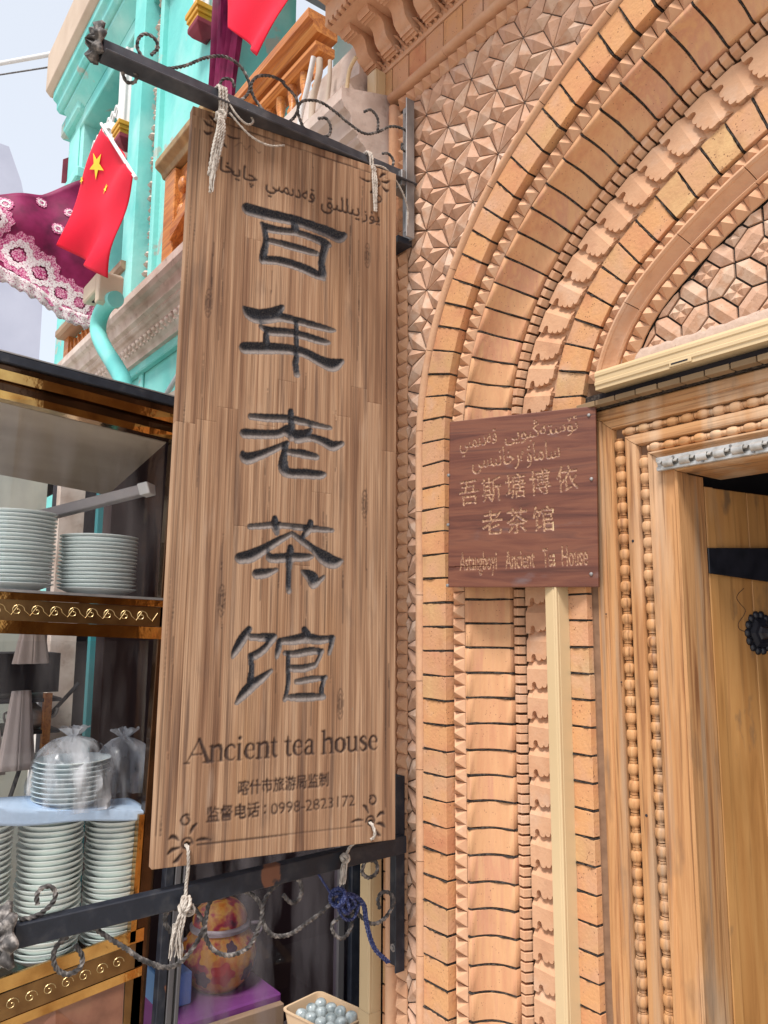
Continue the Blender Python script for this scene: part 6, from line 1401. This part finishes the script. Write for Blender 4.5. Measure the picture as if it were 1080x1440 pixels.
for k,(a,z,r,c) in enumerate(((-.35,.075,.036,0),(.25,.12,.030,1),(-.75,.13,.026,1),(.9,.07,.03,2),(-.1,.15,.018,2),(.45,.06,.026,2),(-.9,.06,.026,2),(.05,.045,.02,1))):
    mb=MB(); n=40; q=[]
    for i in range(n):
        b=2*PI*i/n; s=r*(1+.16*math.cos(5*b)); aa=a+s*math.cos(b)/.12; zz=z+s*math.sin(b); R__=np.interp(zz,[0,.03,.075,.105,.145,.172],[.076,.106,.126,.129,.119,.099])+.0012; q.append((R__*math.cos(aa),R__*math.sin(aa),zz))
    R__=np.interp(z,[0,.03,.075,.105,.145,.172],[.076,.106,.126,.129,.119,.099])+.0025; cpt=(R__*math.cos(a),R__*math.sin(a),z)
    mb.add([cpt]+q,[(0,i+1,(i+1)%n+1) for i in range(n)]); mb.build('painted_flower',fm_[c],pot)
mb=MB(); mb.box(-2.66,-2.52,-.215,-.11,.402,.50)
o=mb.build('blue_packet',M['blueprint'],None,bevel=.004); tag(o,'blue and white striped packet left of the painted pot','packet'); o.rotation_euler=(0,0,0)
mb=MB(); mb.box(-2.80,-2.40,-.262,-.207,.0,.28); o=mb.build('grey_shelf_box',M['lampgrey'],None,bevel=.004); tag(o,'low grey box under the striped packet','box')
# cream boxes with glass tea cups at the very bottom
def cupbox(label,cx,cy,z0,rot):
    b_=thing('cream_box',label,'plastic box',(cx,cy,z0),group='cream plastic boxes of glasses',rz=rot); w,l,h=.105,.075,.085
    def rr_(s,z,q=.02):
        P_=[]
        for (sx,sy,a0) in ((1,1,0),(-1,1,90),(-1,-1,180),(1,-1,270)):
            for k in range(5):
                a=R_(a0+k*22.5); P_.append((sx*(w*s-q)+q*math.cos(a),sy*(l*s-q)+q*math.sin(a),z))
        return P_
    mb=MB(); mb.loft([rr_(.86,0),rr_(1.0,h),rr_(1.04,h+.002),rr_(1.04,h+.006),rr_(.97,h+.006),rr_(.84,.006)]); mb.build('box_shell',M['basket'],b_,smooth=40); return b_
b1=cupbox('cream plastic box of clear glasses standing on another below the black iron scrolls',-2.03,.085,.415,.2)
b2=cupbox('front right cream plastic box of clear glasses at the bottom edge',-1.97,.215,.355,.2)
b3=cupbox('lower cream plastic box carrying the first box of glasses',-2.05,.06,.325,.2)
M['cupglass']=material('clear ribbed glass',[(.22,.27,.28),(.62,.68,.68)],scale=(60,60,60),rough=.08,bump=.2,bscale=200,spec=.9)
mb=MB(); mb.lathe([(.017,0),(.018,.004),(.017,.02),(.012,.026),(.006,.028),(0,.0275)],n=14); gm=mb.mesh('glass_cup',M['cupglass'],smooth=50)
for bi,(b_,lab) in enumerate(((b1,'small upturned glass cup in the rear cream box'),(b2,'small upturned glass cup in the front right cream box'))):
    for i in range(4):
        for j in range(3):
            o=D.objects.new('glass_cup',gm); o.matrix_world=Matrix.Translation(b_.location)@Matrix.Rotation(.2,4,'Z')@Matrix.Translation((-.062+i*.041,-.040+j*.040,.062+random.uniform(0,.006)))@Matrix.Rotation(random.uniform(-.15,.15),4,'X'); COL.objects.link(o); tag(o,lab,'glass',('glasses in the rear cream box','glasses in the front right cream box')[bi])
tb=MB(); tb.box(-2.25,-1.80,-.06,.36,.0,.322); o=tb.build('low_stand',M['dark'],None,bevel=.004); tag(o,'low dark stand under the cream plastic boxes','stand')
